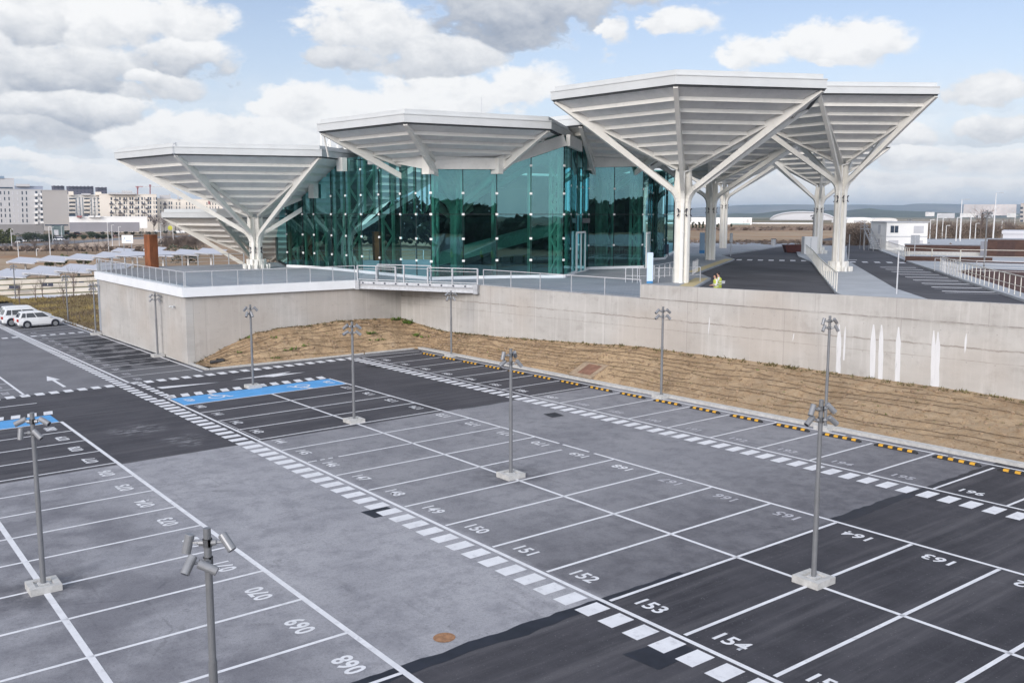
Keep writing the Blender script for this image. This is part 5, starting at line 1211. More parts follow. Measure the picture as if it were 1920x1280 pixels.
for iy, y in enumerate((361.5, 372.5, 383, 394, 404, 414)):
    for ix, px in enumerate((-44, -34, -27, -18, -9, 1 + iy * .4, 8.2 + iy * .5, 16.2 + iy * .6, 24.2 + iy * .6, 32.5 + iy * .6, 41.5 + iy * .3, 49.3 + iy * .3)):
        pale = ix in (8, 9) or r.random() < .15
        b.box('window', px - 1.3, px + 1.3, y - 3, y + 3.2, WINLT if pale else WINGL, .08)
    for px, k in ((68, 0), (78.5, 1)):
        b.box('balcony', px - 3.2, px + 3.4, y + 1.5 - k * 1, y + 6.2 - k * 1, WHITEB, .9); b.box('window', px - 2.2, px + 2.2, y - 3.2 - k, y + 1.4 - k, WINGL, .1)
b.box('podium', -70, 82, 421, 441, mat('dark podium cladding', (.25, .24, .24), .8, .1, .05), .3)
b = Bld('clinic_building', 'blank taupe end block beside the pale grey block at the far left', 'building', 480, 82, 130, 358, 421, 26, TAUPE)
b.box('soffit', 84, 128, 421, 423, WINGL, .2); b.box('ground_floor', 97, 121, 423, 441, mat('ground floor glazing', (.12, .16, .16), .3, .3, .3), .1); b.box('entrance', 101, 110, 431, 441, WINLT, .3)
b = Bld('clinic_building', 'grey upper storey rising behind the pale grey block at the left edge', 'building', 540, -60, 27.5, 335, 360, 20, GREYB); b.box('window_band', -60, 24, 350, 354, WINGL, .1); b.box('roof_plant', -10, 8, 330, 335, mat('blue grey plant', (.2, .27, .35), .6, .1), .5)
b = Bld('clinic_building', 'low blue grey roofs behind the pale grey block, left of the dark towers', 'building', 640, 28, 81, 350, 362, 20, mat('blue grey cladding', (.27, .30, .38), .7, .1, .1)); b.box('upper_roof', 30, 56, 345, 350, GREYB, 2)
for lab, a0, a1, y0, y1 in (('small dark slate tower above the taupe block', 99, 123, 349.5, 358), ('wide dark slate tower behind the blue balconied block', 127.5, 178, 350.5, 372), ('dark slate tower left of the cream apartment block', 181.5, 203, 352.5, 372)):
    b = Bld('apartment_tower', lab, 'tower block', 900, a0, a1, y0, y1 + 30, 20, PURPLE, 'dark towers behind the apartments')
    n = int((a1 - a0) / 7)
    for i in range(n): b.box('rooftop_block', a0 + 1 + i * 7, a0 + 4.5 + i * 7, y0 - 1.4, y0, PURPLE, 4)
    for i in range(n):
        for k in range(3): b.box('window', a0 + 2 + i * 7, a0 + 5 + i * 7, y0 + 2.5 + k * 5, y0 + 4.6 + k * 5, WINGL, .1)
b = Bld('apartment_block', 'cream apartment block with rows of blue balconies right of the taupe block', 'apartment block', 600, 126, 190.5, 366, 442, 18, CREAML)
for px in (142, 148.5, 154, 170, 176, 182.5): b.box('dark_strip', px - .1, px + 3.2, 370, 405, BALB, .12)
for y in (373.5, 381, 388, 395.5, 402.5):
    for px0, px1 in ((129.5, 141.5), (157.5, 168.5), (184, 190)):
        b.box('loggia', px0, px1, y - 2, y + .6, WINGL, .1); b.box('balcony', px0, px1, y + .6, y + 3.8, CREAM if y != 402.5 else BALB, .8)
    b.box('window', 147, 149, y - 2, y + 3, WINLT, .2); b.box('window', 175, 179, y - 1, y, WINGL, .2)
b.box('rooftop_block', 128, 138, 359, 366, CREAM, 3); b.box('rooftop_block', 152, 170, 363, 366, GREYB, 3); b.box('rooftop_block', 178, 190, 360, 366, CREAM, 3)
b = Bld('apartment_block', 'long cream apartment block with many dark windows and charcoal balconies', 'apartment block', 590, 190, 297, 365, 442, 18, CREAM)
cols = [208.7, 217, 225, 233, 237.5, 244, 248.5, 255, 259.5, 266.3, 271.3, 278, 282, 288.8, 293.3]
bal = {0: (217, 233.5, 255, 276), 1: (208.5, 224.5, 245.5, 268.5), 2: (216.5, 234, 255, 276), 3: (209, 225, 246.5, 270), 4: (219, 235, 256, 281)}
for iy, y in enumerate((372.5, 380.3, 388.5, 396.8, 405)):
    for i, px in enumerate(cols):
        if iy == 4 and i in (1, 6): continue
        b.box('window', px - (1.5 if i % 3 != 1 else .8), px + (1.5 if i % 3 != 1 else .8), y - 2.7, y + 2.7, WINGL, .08)
    for px in bal[iy]: b.box('balcony', px - 3.2, px + 3.4, y + .6, y + 3.3, BALC, 1.2)
for px in cols[10:]: b.box('window', px - 1, px + 1, 411, 415, WINGL, .08)
b.box('rooftop_block', 203, 255, 361.5, 365, GREYB, 3); b.box('rooftop_block', 228, 248, 358, 361.5, GREYB, 3)
b = Bld('apartment_block', 'lower cream wing with a grey roof, just above the low canopy', 'apartment block', 610, 297, 326, 373, 440, 16, CREAM)
for y in (381, 389, 397):
    for px in (301.5, 309.5, 317.5, 321.8): b.box('window', px - 1.2, px + 1.2, y - 2.7, y + 2.7, WINGL, .08)
    b.box('balcony', 306, 312.5, y + .8, y + 3.4, BALC, 1.2)
b.box('roof_storey', 299, 320, 365.5, 373, GREYB, .2)
b = Bld('apartment_block', 'farthest cream block seen through the struts of the left canopy', 'apartment block', 640, 326, 420, 374.5, 440, 16, CREAM)
for y in (382, 390, 398):
    for px in (331, 337, 350, 355.5, 361, 365, 388, 394, 399, 404, 410): b.box('window', px - .9, px + .9, y - 2.7, y + 2.7, WINGL, .08)
b.box('upper_storey', 378, 400, 366, 374.5, CREAML, .3); b.box('red_panel', 390, 394, 372, 383, CRANE, .3)
for px in (318.5, 334): b.box('chimney', px - 1.5, px + 1.5, 364, 375, GREYB, 1)
b = Bld('sports_hall', 'long low white flat roofed building in front of the apartment blocks', 'building', 470, 130, 276, 407.5, 417, 25, WHITEB)
b.box('lower_wall', 130, 262, 417, 434, mat('grey lower wall', (.26, .25, .27), .8, .1, .05), .1)
for i, px in enumerate((150, 172, 185)): b.box('roof_unit', px - 6, px + 4, 404.5, 407.5, (CRANE, WHITEB, WHITEB)[i] if i == 0 else WHITEB, 2)
for lab, px, y0, y1, jx0, jx1, jy in (('red tower crane with a short level jib, left of the two', 258, 350, 362, 254, 268, 350), ('red tower crane with a taller mast, right of the two', 281.5, 347, 360, 270, 305, 350)):
    base = athd(px, 400, 1200); t = thing('tower_crane', lab, 'crane', base); D = 1200
    mb = MB(); mb.beam(base, athd(px, y0, D), 1.1, 1.1); part(mb, 'mast', CRANE, t)
    mb = MB(); mb.beam(athd(jx0, jy, D), athd(jx1, jy, D), 1.2, .9); part(mb, 'jib', CRANE if px < 270 else GREYB, t); mb = MB(); mb.box(athd(px, y0 + 1.5, D), (2, 2, 3)); part(mb, 'cab', CRANE, t)

# ---- solar car ports, steps, path
PVW = mat('white shed roof', (.52, .525, .56), .45, .03, .3)
def carport():
    t = thing('solar_carport', '', 'carport', (0, 0, 0), 0, 'white car ports left of the station')
    mb = MB(); vs = []
    mb.add([(-2.3, -3.2, 2.35), (2.5, -2.6, 1.95), (2.5, 3.4, 2.65), (-2.3, 3.0, 3.05), (-2.3, -3.2, 2.48), (2.5, -2.6, 2.08), (2.5, 3.4, 2.78), (-2.3, 3.0, 3.18)], [(0, 1, 2, 3), (4, 5, 6, 7), (0, 1, 5, 4), (1, 2, 6, 5), (2, 3, 7, 6), (3, 0, 4, 7)]); mb.build('roof', PVW, t)
    mb = MB(); mb.beam((0, 0, -.6), (0, 0, 2.5), .3, .3); mb.build('post', STREETW, t)
    mb = MB(); mb.beam((0, -2.8, 2.15), (0, 2.9, 2.65), .14, .3); mb.build('arm', STREETW, t)
    mb = MB(); mb.beam((-2.5, -2.6, 2.2), (2.8, -2.4, 2.02), .1, .22); mb.build('arm', GALV, t)
    return t
cp = carport(); first = True
ports = []
for px, y, gy in ((-22, 520, 548), (26, 512, 540), (88, 507, 536), (147, 503, 530), (205, 500, 527)): ports.append((px, y, 'near', 1.0))
for px, y in ((47, 488), (103, 485), (156, 481.5), (206, 478), (248, 476), (305, 475), (352, 473), (395, 471)): ports.append((px, y, 'middle', 1.0))
for px, y in ((290, 464), (230, 467)): ports.append((px, y, 'far', .9))
cnt = {}
for px, y, row, sc in ports:
    D = {'near': 142, 'middle': 190, 'far': 250}[row]; q = athd(px, y, D); cnt[row] = cnt.get(row, 0) + 1
    lab = '%s white car port roof from the left in the %s row below the apartments' % (ORD[cnt[row] - 1], row)
    o = cp if first else copy_tree(cp, lab); cp['label'] = cp['label'] if not first else lab; first = False
    o['label'] = lab; o.location = (q.x, q.y, q.z - 2.6); o.rotation_euler = (0, 0, ANG + R_(4)); o.scale = (sc, sc, sc)
def flat_strip(name, pxy, z, m, thick=None, parent=None, label=None, cat=None):
    P = [athd(*(a[0], a[1], 1)) for a in pxy]; Q = [atz(a[0], a[1], z) for a in pxy]; mb = MB(); mb.poly([(q.x, q.y) for q in Q], z) if thick is None else mb.prism([(q.x, q.y) for q in Q], z - thick, z)
    return struct(name, mb, m) if label is None else tag(mb.build(name, m), label, cat)
flat_strip('path', [(-60, 575), (190, 555), (192, 545), (-60, 563)], -.75, mat('pale gravel path', (.55, .56, .60), .9, .06, .2), .3)
stp = thing('terrace_steps', 'long cream planted steps between the car ports and the pale path', 'steps', athd(90, 550, 118))
for i, (y0, D) in enumerate(((556, 124), (546, 128), (536, 132), (526, 137))):
    a, bq = athd(-80, y0 - 2 + 6, D), athd(196, y0 - 8, D + 4); mb = MB(); h = .9; mb.beam(a - Vector((0, 0, h / 2)), bq - Vector((0, 0, h / 2)), 1.6, h); part(mb, 'step', TERRACE, stp)
    mb = MB(); mb.beam(a + FH * 1.3 - Vector((0, 0, .05)), bq + FH * 1.3 - Vector((0, 0, .05)), 1.0, .35); part(mb, 'planting_strip', OLIVESTEP, stp)
bench = None
for i, px in enumerate((21, 32, 83, 94, 139, 152)):
    q = atz(px, (545 if px < 60 else 540 if px < 110 else 537), -.3)
    t = thing('outdoor_bench', '%s small dark bench from the left on the cream steps' % ORD[i], 'bench', q, 0, 'dark benches on the steps'); mb = MB(); mb.beam(q - RH * .35 + Vector((0, 0, .3)), q + RH * .35 + Vector((0, 0, .3)), .45, .1); part(mb, 'seat', DARK, t); mb = MB(); mb.beam(q - RH * .35 + FH * .2 + Vector((0, 0, .5)), q + RH * .35 + FH * .2 + Vector((0, 0, .5)), .06, .4); part(mb, 'backrest', DARK, t)
# rough grass bank behind the white cars
mb = MB(); n1_, n2_ = 60, 22
from mathutils import noise as mn
for i in range(n1_ + 1):
    for j in range(n2_ + 1):
        t_ = i / n1_; x0_ = -36.5 - 60 * t_; fe = atz(189, 551, -.2).lerp(atz(-20, 566, -.4), t_); u = j / n2_; x = x0_ + (fe.x - x0_) * u; y = 10.75 + (fe.y - 10.75) * u
        zz = lz(max(x, -75), y) + .06 + (.25 - .1 * t_) * u + .10 * mn.fractal(Vector((x * .3, y * .3, 2)), .6, 2, 4) * min(1, u * 8); mb.v.append((x, y, zz))
for i in range(n1_):
    for j in range(n2_): a = i * (n2_ + 1) + j; mb.f.append((a, a + 1, a + n2_ + 2, a + n2_ + 1)); mb.mi.append(0)
gb = struct('grass_bank', mb, GRASS, smooth=True); GV = list(mb.v)
gm = MB(); gd = MB()
for _ in range(5200):
    v = Vector(r.choice(GV)) + Vector((r.uniform(-.75, .75), r.uniform(-.5, .5), -.03)); mbx = gm if mn.noise(Vector((v.x * .15, v.y * .15, 0))) > 0 else gd
    for _k in range(2):
        a = r.uniform(0, 6.28); d = Vector((math.cos(a), math.sin(a), 0)); l = r.uniform(.08, .28); mbx.add([v - d * .05, v + d * .05, v + Vector((d.y, -d.x, 0)) * l * .4 + Vector((0, 0, l))], [(0, 1, 2)])
tag(gm.build('rough_grass', mat('yellow winter grass', (.28, .215, .085), .9, .3, .4)), kind='stuff'); tag(gd.build('rough_grass', mat('brown winter grass', (.17, .125, .07), .9, .35, .4)), kind='stuff')

# ---- street lamps
def street_lamp(label, px, ytop, ybot, z, arm=0.0, m=STREETW, rad=.09, group='white street lamps'):
    b = atz(px, ybot, z); D = (b - O).dot(FH); tp = athd(px, ytop, D); t = thing('street_lamp', label, 'street lamp', b, 0, group); h = tp.z - b.z
    mb = MB(); mb.tube([b, b + Vector((0, 0, h))], [rad * 1.3, rad * .8], 8); part(mb, 'pole', m, t)
    mb = MB(); q = b + Vector((0, 0, h)); s = arm or .3
    mb.beam(q - RH * .05, q + RH * s, .1, .08)
    mb.box(q + RH * (s + .2) + Vector((0, 0, .02)), (.75 if arm else .45, .3, .12), ANG); part(mb, 'lamp_head', m if arm == 0 else GALV, t)
for i, (px, y0, y1) in enumerate(((23, 430, 470), (35, 453, 482), (94.5, 425, 478), (99, 426, 456), (69, 467, 480), (116, 424, 446), (204, 417, 471), (211.5, 422, 468), (224.5, 425, 470), (265, 415, 442), (302.5, 420, 465), (314, 405, 434), (325.5, 426, 463))):
    street_lamp('%s white street lamp from the left below the far left buildings' % ORD[i], px, y0, y1, -1.1, group='white street lamps on the left', rad=.10)
for i, (px, y0, y1) in enumerate(((1743, 412, 450), (1755, 402, 452), (1766, 409, 450), (1773, 423, 450), (1792, 408, 456), (1800, 405, 456), (1818, 403, 452), (1828, 419, 450), (1861, 403, 450), (1877, 415, 447), (1901, 404, 441))):
    street_lamp('%s white lamp pole from the left beyond the container office' % ORD[i], px, y0, y1, 4.7, m=STREETW, group='white lamp poles on the right', rad=.085)
street_lamp('tall street lamp with a side arm, left of the two behind the brown wall', 1799, 374, 452, 4.7, arm=.9, group='tall lamps with arms'); street_lamp('tallest street lamp with a side arm, right of the two behind the brown wall', 1862, 362, 452, 4.7, arm=.9, group='tall lamps with arms')

# ---- billboard
q = athd(238, 464, 235); t = thing('billboard', 'white board with a blue mark and name on posts, in the tan field', 'billboard', q)
a, b2 = athd(229, 456, 235), athd(249, 441, 235); W_ = (b2 - a).dot(RH); H_ = b2.z - a.z
mb = MB(); cpos = (a + b2) / 2; mb.box(cpos, (W_, .2, H_), ANG); bd = part(mb, 'board', mat('billboard white', (.85, .86, .88), .6, .02), t)
for s in (-.35, .35): mb = MB(); mb.beam(Vector((cpos.x, cpos.y, q.z - 1)) + RH * W_ * s, cpos + RH * W_ * s - Vector((0, 0, H_ / 2)), .16, .16); part(mb, 'post', GALV, t)
mb = MB(); f = cpos - FH * .13; U = Vector((0, 0, 1))
def bq_(u0, v0, u1, v1, u2, v2, u3, v3): mb.quad(*[f + RH * (u * W_) + U * (v * H_) for u, v in ((u0, v0), (u1, v1), (u2, v2), (u3, v3))])
bq_(-.30, .0, -.25, .02, -.20, .34, -.24, .30); bq_(-.36, -.14, -.31, -.12, -.24, .18, -.28, .12)
for i, (u, h_) in enumerate(((-.15, .09), (-.07, .12), (.01, .10), (.10, .13), (.19, .09), (.28, .11))):      # name too small to read: six letter-sized marks
    bq_(u, -.26, u + .045, -.26, u + .045, -.26 + h_, u, -.26 + h_)
    bq_(u + .03, -.26 + h_ * .8, u + .065, -.26 + h_ * .8, u + .065, -.26 + h_, u + .03, -.26 + h_)
part(mb, 'logo_mark', BLUESIGN, bd)

# ---- right hand side: container office, brown walls
def contain():
    D = 132; t = thing('container_office', 'white two storey container office with an outside stair beyond the bus roads', 'site office', athd(1660, 470, D))
    a = athd(1660, 474, D); W_ = (athd(1735, 474, D) - a).dot(RH); H_ = athd(1660, 417, D).z - a.z; a.z = ZP - .1; H_ = athd(1660, 417, D).z - a.z
    t.location = a; t.rotation_euler = (0, 0, ANG - R_(4))
    for k in range(2):
        mb = MB(); mb.box((W_ / 2, 3.6, H_ * (.25 + .5 * k)), (W_, 7.2, H_ * .495)); o = mb.build('container', WHITEB, t)
    mb = MB(); mb.box((W_ / 2, 3.6, H_ + .05), (W_ + .3, 7.5, .12)); mb.build('roof', GALV, t)
    mb = MB(); mb.box((W_ / 2, -.012, H_ * .5), (W_, .05, .12)); mb.build('joint_rail', GALVL, t)
    for u in (.12, .22): mb = MB(); mb.box((W_ * (u + .02), -.02, H_ * .76), (W_ * .085, .07, .95)); mb.build('window', WINGL, t)
    for u, v in ((.78, .75), (.18, .24), (.78, .24)): mb = MB(); mb.box((W_ * u, -.02, H_ * v), (W_ * .24, .06, 1.0)); mb.build('shutter', WINLT, t)
    for v in (.25, .75): mb = MB(); mb.box((-.02, 3.0, H_ * v), (.06, 1.1, 1.2)); mb.build('shutter', WINLT, t)
    mb = MB(); mb.box((W_ + .15, 2, H_ * .87), (.3, .8, .6)); mb.build('air_conditioner', WHITEB, t)
    mb = MB()
    for i in range(9): mb.box((-1.0 - .0 * i, .5 + .55 * i, .25 + i * .31), (1.0, .5, .05))
    mb.beam((-1.5, .3, .0), (-1.5, 5.4, 2.95), .06, .25); mb.beam((-.5, .3, .0), (-.5, 5.4, 2.95), .06, .25); mb.beam((-1.5, .3, 1.0), (-1.5, 5.4, 3.95), .05, .05); mb.box((-1, 6.2, 2.9), (1.1, 1.6, .08))
    for y in (.6, 2.6, 5.2, 6.9): mb.beam((-1.5, y, -.2), (-1.5, y, 1.0 + max(0, (min(y, 5.4) - .3) / 5.1 * 2.95)), .05, .05)
    mb.build('stair', GALV, t)
contain()
def walls(label, px0, px1, y0, y1, D, depth, m, name='planter_wall', cap=True):
    a = athd(px0, y1, D); b_ = athd(px1, y1, D); t = thing(name, label, 'wall', (a.x, a.y, ZP), ANG - math.atan((px0 + px1 - 1920) / 2 / FPX)); W_ = (px1 - px0) / FPX * D / math.cos(math.atan((px0 + px1 - 1920) / 2 / FPX)); H_ = athd(px0, y0, D).z - ZP
    mb = MB(); mb.box((W_ / 2, depth / 2, H_ / 2 - .3), (W_, depth, H_ + .6)); mb.build('brickwork', m, t)
    if cap: mb = MB(); mb.box((W_ / 2, depth / 2, H_ + .05), (W_ + .14, depth + .14, .10)); mb.build('coping', mat('slate grey coping', (.22, .23, .26), .6, .1), t)
    return t, W_, H_
walls('long low dark brown brick wall in front of the container office', 1696, 1827, 459, 470, 126, 2, BRICK)
t, W_, H_ = walls('tall dark brown brick block at the right edge', 1850, 1916, 449, 479, 111, 2.5, BRICK)
mb = MB(); mb.box((W_ * .42, -.02, H_ * .47), (W_ * .4, .05, H_ * .86)); mb.build('door_panel', mat('deep brown panel', (.055, .03, .026), .8, .15, 2), t)
mb = MB(); mb.box((-.36, .55, H_ / 2 - .2), (.7, 1.0, H_ - .1)); mb.build('grey_end', mat('slate grey render', (.20, .205, .235), .8, .08, .5), t)
walls('low brown wall seen through the cream railing below the long wall', 1697, 1830, 480.5, 487, 101, .6, BRICK, cap=False)
walls('pale low concrete wall under the long brown wall', 1700, 1840, 471, 476, 116, .5, CONCBASE, cap=False)
b = Bld('bus_shelter', 'white curved shelter roof behind the brown block at the right edge', 'shelter', 120, 1880, 1990, 439, 444, 8, PVW)
q = athd(1520, 465, 118); t = thing('utility_cabinet', 'white cabinet behind the railing left of the far median column', 'cabinet', (q.x, q.y, ZP), ANG); mb = MB(); mb.box((0, .6, 1.0), (1.6, 1.2, 2.3)); mb.build('case', WHITEB, t); mb = MB(); mb.box((0, -.02, 1.0), (.04, .04, 2.0)); mb.build('door_gap', GALV, t)
q = athd(1494, 465, 125); t = thing('builders_skip', 'dark red skip at the far end of the bus road', 'skip', (q.x, q.y, ZP - .1), ANG); mb = MB(); mb.add([(-1.2, 0, 0), (1.2, 0, 0), (1.6, 0, 1.0), (-1.6, 0, 1.0), (-1.2, 1.4, 0), (1.2, 1.4, 0), (1.6, 1.4, 1.0), (-1.6, 1.4, 1.0)], [(0, 1, 2, 3), (1, 5, 6, 2), (5, 4, 7, 6), (4, 0, 3, 7), (0, 4, 5, 1)]); mb.build('tub', mat('dark red paint', (.10, .025, .02), .6, .2), t)
q = athd(1450, 463, 150); t = thing('litter_bin', 'grey bin at the far edge of the bus road', 'bin', (q.x, q.y, ZP), ANG); mb = MB(); mb.tube([(0, 0, -.2), (0, 0, 1.0)], [.34, .38], 12); mb.build('bin_body', GALV, t); mb = MB(); mb.tube([(0, 0, 1.0), (0, 0, 1.08)], .42, 12); mb.build('lid', DARK, t)

# ---- far warehouses and the arched hangar
b = Bld('warehouse', 'long white warehouse with a grey sign and a glass front beyond the brown field', 'warehouse', 520, 1296, 1409, 409.5, 432, 40, WHITEB)
b.box('glass_front', 1371, 1406, 418.5, 427, mat('pale teal glazing', (.30, .40, .39), .3, .25, .2), .1)
b.box('low_wing', 1292, 1304, 416, 430, WHITEB, 3)
for (u0, u1, v0, v1) in ((1392.5, 1393.7, 412, 416), (1393, 1398, 416, 417), (1400, 1405.5, 411.4, 412.3), (1400, 1405.5, 413.8, 414.5), (1400, 1405.5, 416, 416.9), (1400, 1401.2, 411.4, 416.9)): b.box('sign_stroke', u0, u1, v0, v1, GREYB, .25)
b = Bld('warehouse', 'low white wall of sheds in front of the arched hangar', 'warehouse', 560, 1409, 1535, 419.5, 432, 30, WHITEB)
for px in (1414, 1432, 1446, 1463, 1478, 1492, 1508): b.box('window', px - 3, px + 3, 421.5, 422.8, WINLT, .15)
def hangar():
    D = 1050; t = thing('arched_hangar', 'huge silver arched hangar roof far beyond the brown field', 'hangar', athd(1440, 420, D)); a = athd(1443, 421, D); b_ = athd(1560, 421, D); W_ = (b_ - a).dot(RH); H_ = athd(1500, 397.5, D).z - a.z
    t.location = a; t.rotation_euler = (0, 0, ANG - math.atan(540 / FPX)); mb = MB(); n = 24; dep = 60
    pr = [(W_ / 2 - math.cos(PI * i / n) * W_ / 2, max(0, math.sin(PI * i / n)) ** .62 * H_) for i in range(n + 1)]
    mb.v = [(x, -20 + 0, z) for x, z in pr] + [(x, dep, z) for x, z in pr]
    mb.f = [(i, i + 1, n + 2 + i, n + 1 + i) for i in range(n)] + [tuple(range(n + 1))]; mb.mi = [0] * len(mb.f); mb.build('arched_roof', SILVER, t)
    mb = MB(); mb.tube([(x, -20.6, z) for x, z in pr], .8, 6); mb.build('arch_rim', SILVER, t)
hangar()
for i, (a0, a1, y0) in enumerate(((1588, 1637, 407.5), (1634, 1683, 408.5))):
    D = 620; a = athd(a0, 419, D); b_ = athd(a1, 419, D); W_ = (b_ - a).dot(RH); H_ = athd(a0, y0, D).z - a.z
    t = thing('storage_hall', ('left', 'right')[i] + ' one of two low rounded white halls behind the brown scrub', 'hall', a, ANG); mb = MB(); n = 12
    pr = [(W_ / 2 - math.cos(PI * k / n) * W_ / 2, max(0, math.sin(PI * k / n)) ** .3 * H_) for k in range(n + 1)]
    mb.v = [(x, 0, z - 4 if k in (0, n) else z) for k, (x, z) in enumerate(pr)] + [(x, 30, z) for x, z in pr]; mb.f = [(k, k + 1, n + 2 + k, n + 1 + k) for k in range(n)] + [tuple(range(n + 1))]; mb.mi = [0] * len(mb.f); mb.build('shell', WHITEB if i == 0 else CREAML, t)
    mb = MB(); mb.box((W_ / 2, -.3, H_ * .35), (W_ * .5, .4, H_ * .3)); mb.build('door', GREYB, t)
b = Bld('apartment_block', 'hazy beige tower cut by the right edge of the picture', 'tower block', 700, 1910, 1960, 382, 440, 20, mat('hazy beige render', (.40, .37, .35), .8, .08, .05))
for y in (388, 396, 404, 412, 420): b.box('window', 1913, 1918, y, y + 4, WINGL, .1)
b = Bld('apartment_block', 'long pale estate of houses on the far slope, right of the tall lamp', 'houses', 2600, 1806, 1905, 383.5, 402, 20, mat('far pale houses', (.52, .47, .45), .9, .25, .02))
for i in range(18): b.box('window', 1808 + i * 5.3, 1810.5 + i * 5.3, 388 + (i % 3) * 3, 390 + (i % 3) * 3, WINLT, .5)
for i, (a0, a1, y0, y1) in enumerate(((1735, 1752, 398, 401), (1757, 1790, 400, 404.5), (1800, 1830, 400.5, 403), (1834, 1862, 401, 404), (1888, 1905, 400, 403))):
    b = Bld('distant_shed', '%s pale shed from the left on the far plain at the right' % ORD[i], 'shed', 2200, a0, a1, y0, y1 + 2, 30, (CREAML, GREYB)[i % 2], 'pale sheds on the far plain'); b.box('door', a0 + 2, a0 + 6, y0 + 1, y1, GREYB, .5)

# ---- hills to the horizon
def hills(name, D, prof, base_y, m, dep, n=160, rough=.6):
    r2 = random.Random(int(D)); mb = MB(); rows = 7; V = []
    px0, px1 = prof[0][0], prof[-1][0]
    for i in range(n + 1):
        px = px0 + (px1 - px0) * i / n
        for (a0, y0), (a1, y1) in zip(prof, prof[1:]):
            if a0 <= px <= a1: yt = y0 + (y1 - y0) * (px - a0) / (a1 - a0); break
        yt += rough * mn.fractal(Vector((px * .02, D, 0)), .7, 2, 6)
        for j in range(rows + 1):
            u = j / rows; q = athd(px, yt, D + dep * (u - 1)); bz = athd(px, base_y, D - dep).z; q.z = bz + (athd(px, yt, D).z - bz) * (u ** 1.5) + (mn.noise(Vector((px * .03, j * 1.3, D))) * (athd(px, yt, D).z - bz) * .12 if 0 < j < rows else 0); V.append(q)
    for i in range(n + 1):        # back slope
        pass
    mb.v = [tuple(q) for q in V]
    for i in range(n):
        for j in range(rows): a = i * (rows + 1) + j; mb.f.append((a, a + 1, a + rows + 2, a + rows + 1)); mb.mi.append(0)
    struct(name, mb, m, smooth=True)
hills('far_hills', 8600, [(-700, 392), (300, 392), (800, 390), (1150, 392), (1300, 390), (1352, 388), (1385, 384.5), (1480, 383.5), (1640, 384), (1690, 385), (1712, 382.5), (1760, 382), (1830, 384), (1900, 383), (2100, 384), (2600, 388)], 404, HILL, 1500)
hills('middle_hills', 3600, [(1340, 402), (1420, 400), (1452, 396.5), (1490, 392.5), (1520, 394), (1590, 394.5), (1632, 391), (1655, 393.5), (1690, 395), (1740, 397.5), (1820, 400), (2000, 402), (2400, 404)], 410, mat('wooded hillside', (.05, .062, .035), .95, .5, .004), 700, rough=1.0)

# ---- trees
def bare_tree(h, seed, spread=.55, n=60):
    r = random.Random(seed); mb = MB(); tw = MB()
    mb.tube([(0, 0, -.3), (.02 * h, 0, h * .3), (0, .02 * h, h * .62)], [h * .018, h * .014, h * .008], 6)
    for i in range(n):
        z0 = h * r.uniform(.25, .6); a = r.uniform(0, 6.28); l = h * r.uniform(.2, .45); p = Vector((0, 0, z0)); d = Vector((math.cos(a) * spread, math.sin(a) * spread, r.uniform(.5, 1.1))).normalized(); q = p + d * l
        tw.tube([p, p.lerp(q, .5) + Vector((0, 0, l * .04)), q], [h * .006, h * .004, h * .0015], 3, False)
        for _ in range(4):
            s = p.lerp(q, r.uniform(.4, 1)); e = s + (d + Vector((r.uniform(-.7, .7), r.uniform(-.7, .7), r.uniform(-.1, .6)))).normalized() * l * .45; tw.tube([s, e], [h * .0028, h * .001], 3, False)
    return mb, tw
def leafy(h, w_, seed, n=900, trunk=.25, flat=1.0, leaf=.05):
    r = random.Random(seed); mb = MB(); lf = MB(); mb.tube([(0, 0, -.3), (0, .02 * h, h * .5)], [h * .03, h * .014], 6)
    cl = [(Vector((r.gauss(0, .33) * w_, r.gauss(0, .33) * w_, h * (trunk + (1 - trunk) * r.uniform(.15, .85)))), w_ * r.uniform(.22, .4)) for _ in range(12)]
    for _ in range(n):
        c, rad = r.choice(cl); v = Vector((r.gauss(0, 1), r.gauss(0, 1), r.gauss(0, 1) * flat)).normalized() * rad * r.uniform(.6, 1.05); p = c + v
        if p.z < h * trunk * .7: continue
        s = h * leaf * r.uniform(.6, 1.4); a = Vector((r.gauss(0, 1), r.gauss(0, 1), r.gauss(0, 1))).normalized(); b = a.orthogonal().normalized()
        lf.quad(p - a * s - b * s * .6, p + a * s - b * s * .6, p + a * s + b * s * .6, p - a * s + b * s * .6)
    return mb, lf
def mk(name, builder, m1_, m2_, cname='crown', cat='tree'):
    mb, lf = builder; t = thing(name, '', cat); mb.build('trunk', m1_, t); lf.build(cname, m2_, t); return t
PROTO = {}
def plant(kind, label, px, y, z, h, group):
    """kind copied to the ground point seen at px, y"""
    q = atz(px, y, z)
    return plant_at(kind, label, q, h, group)
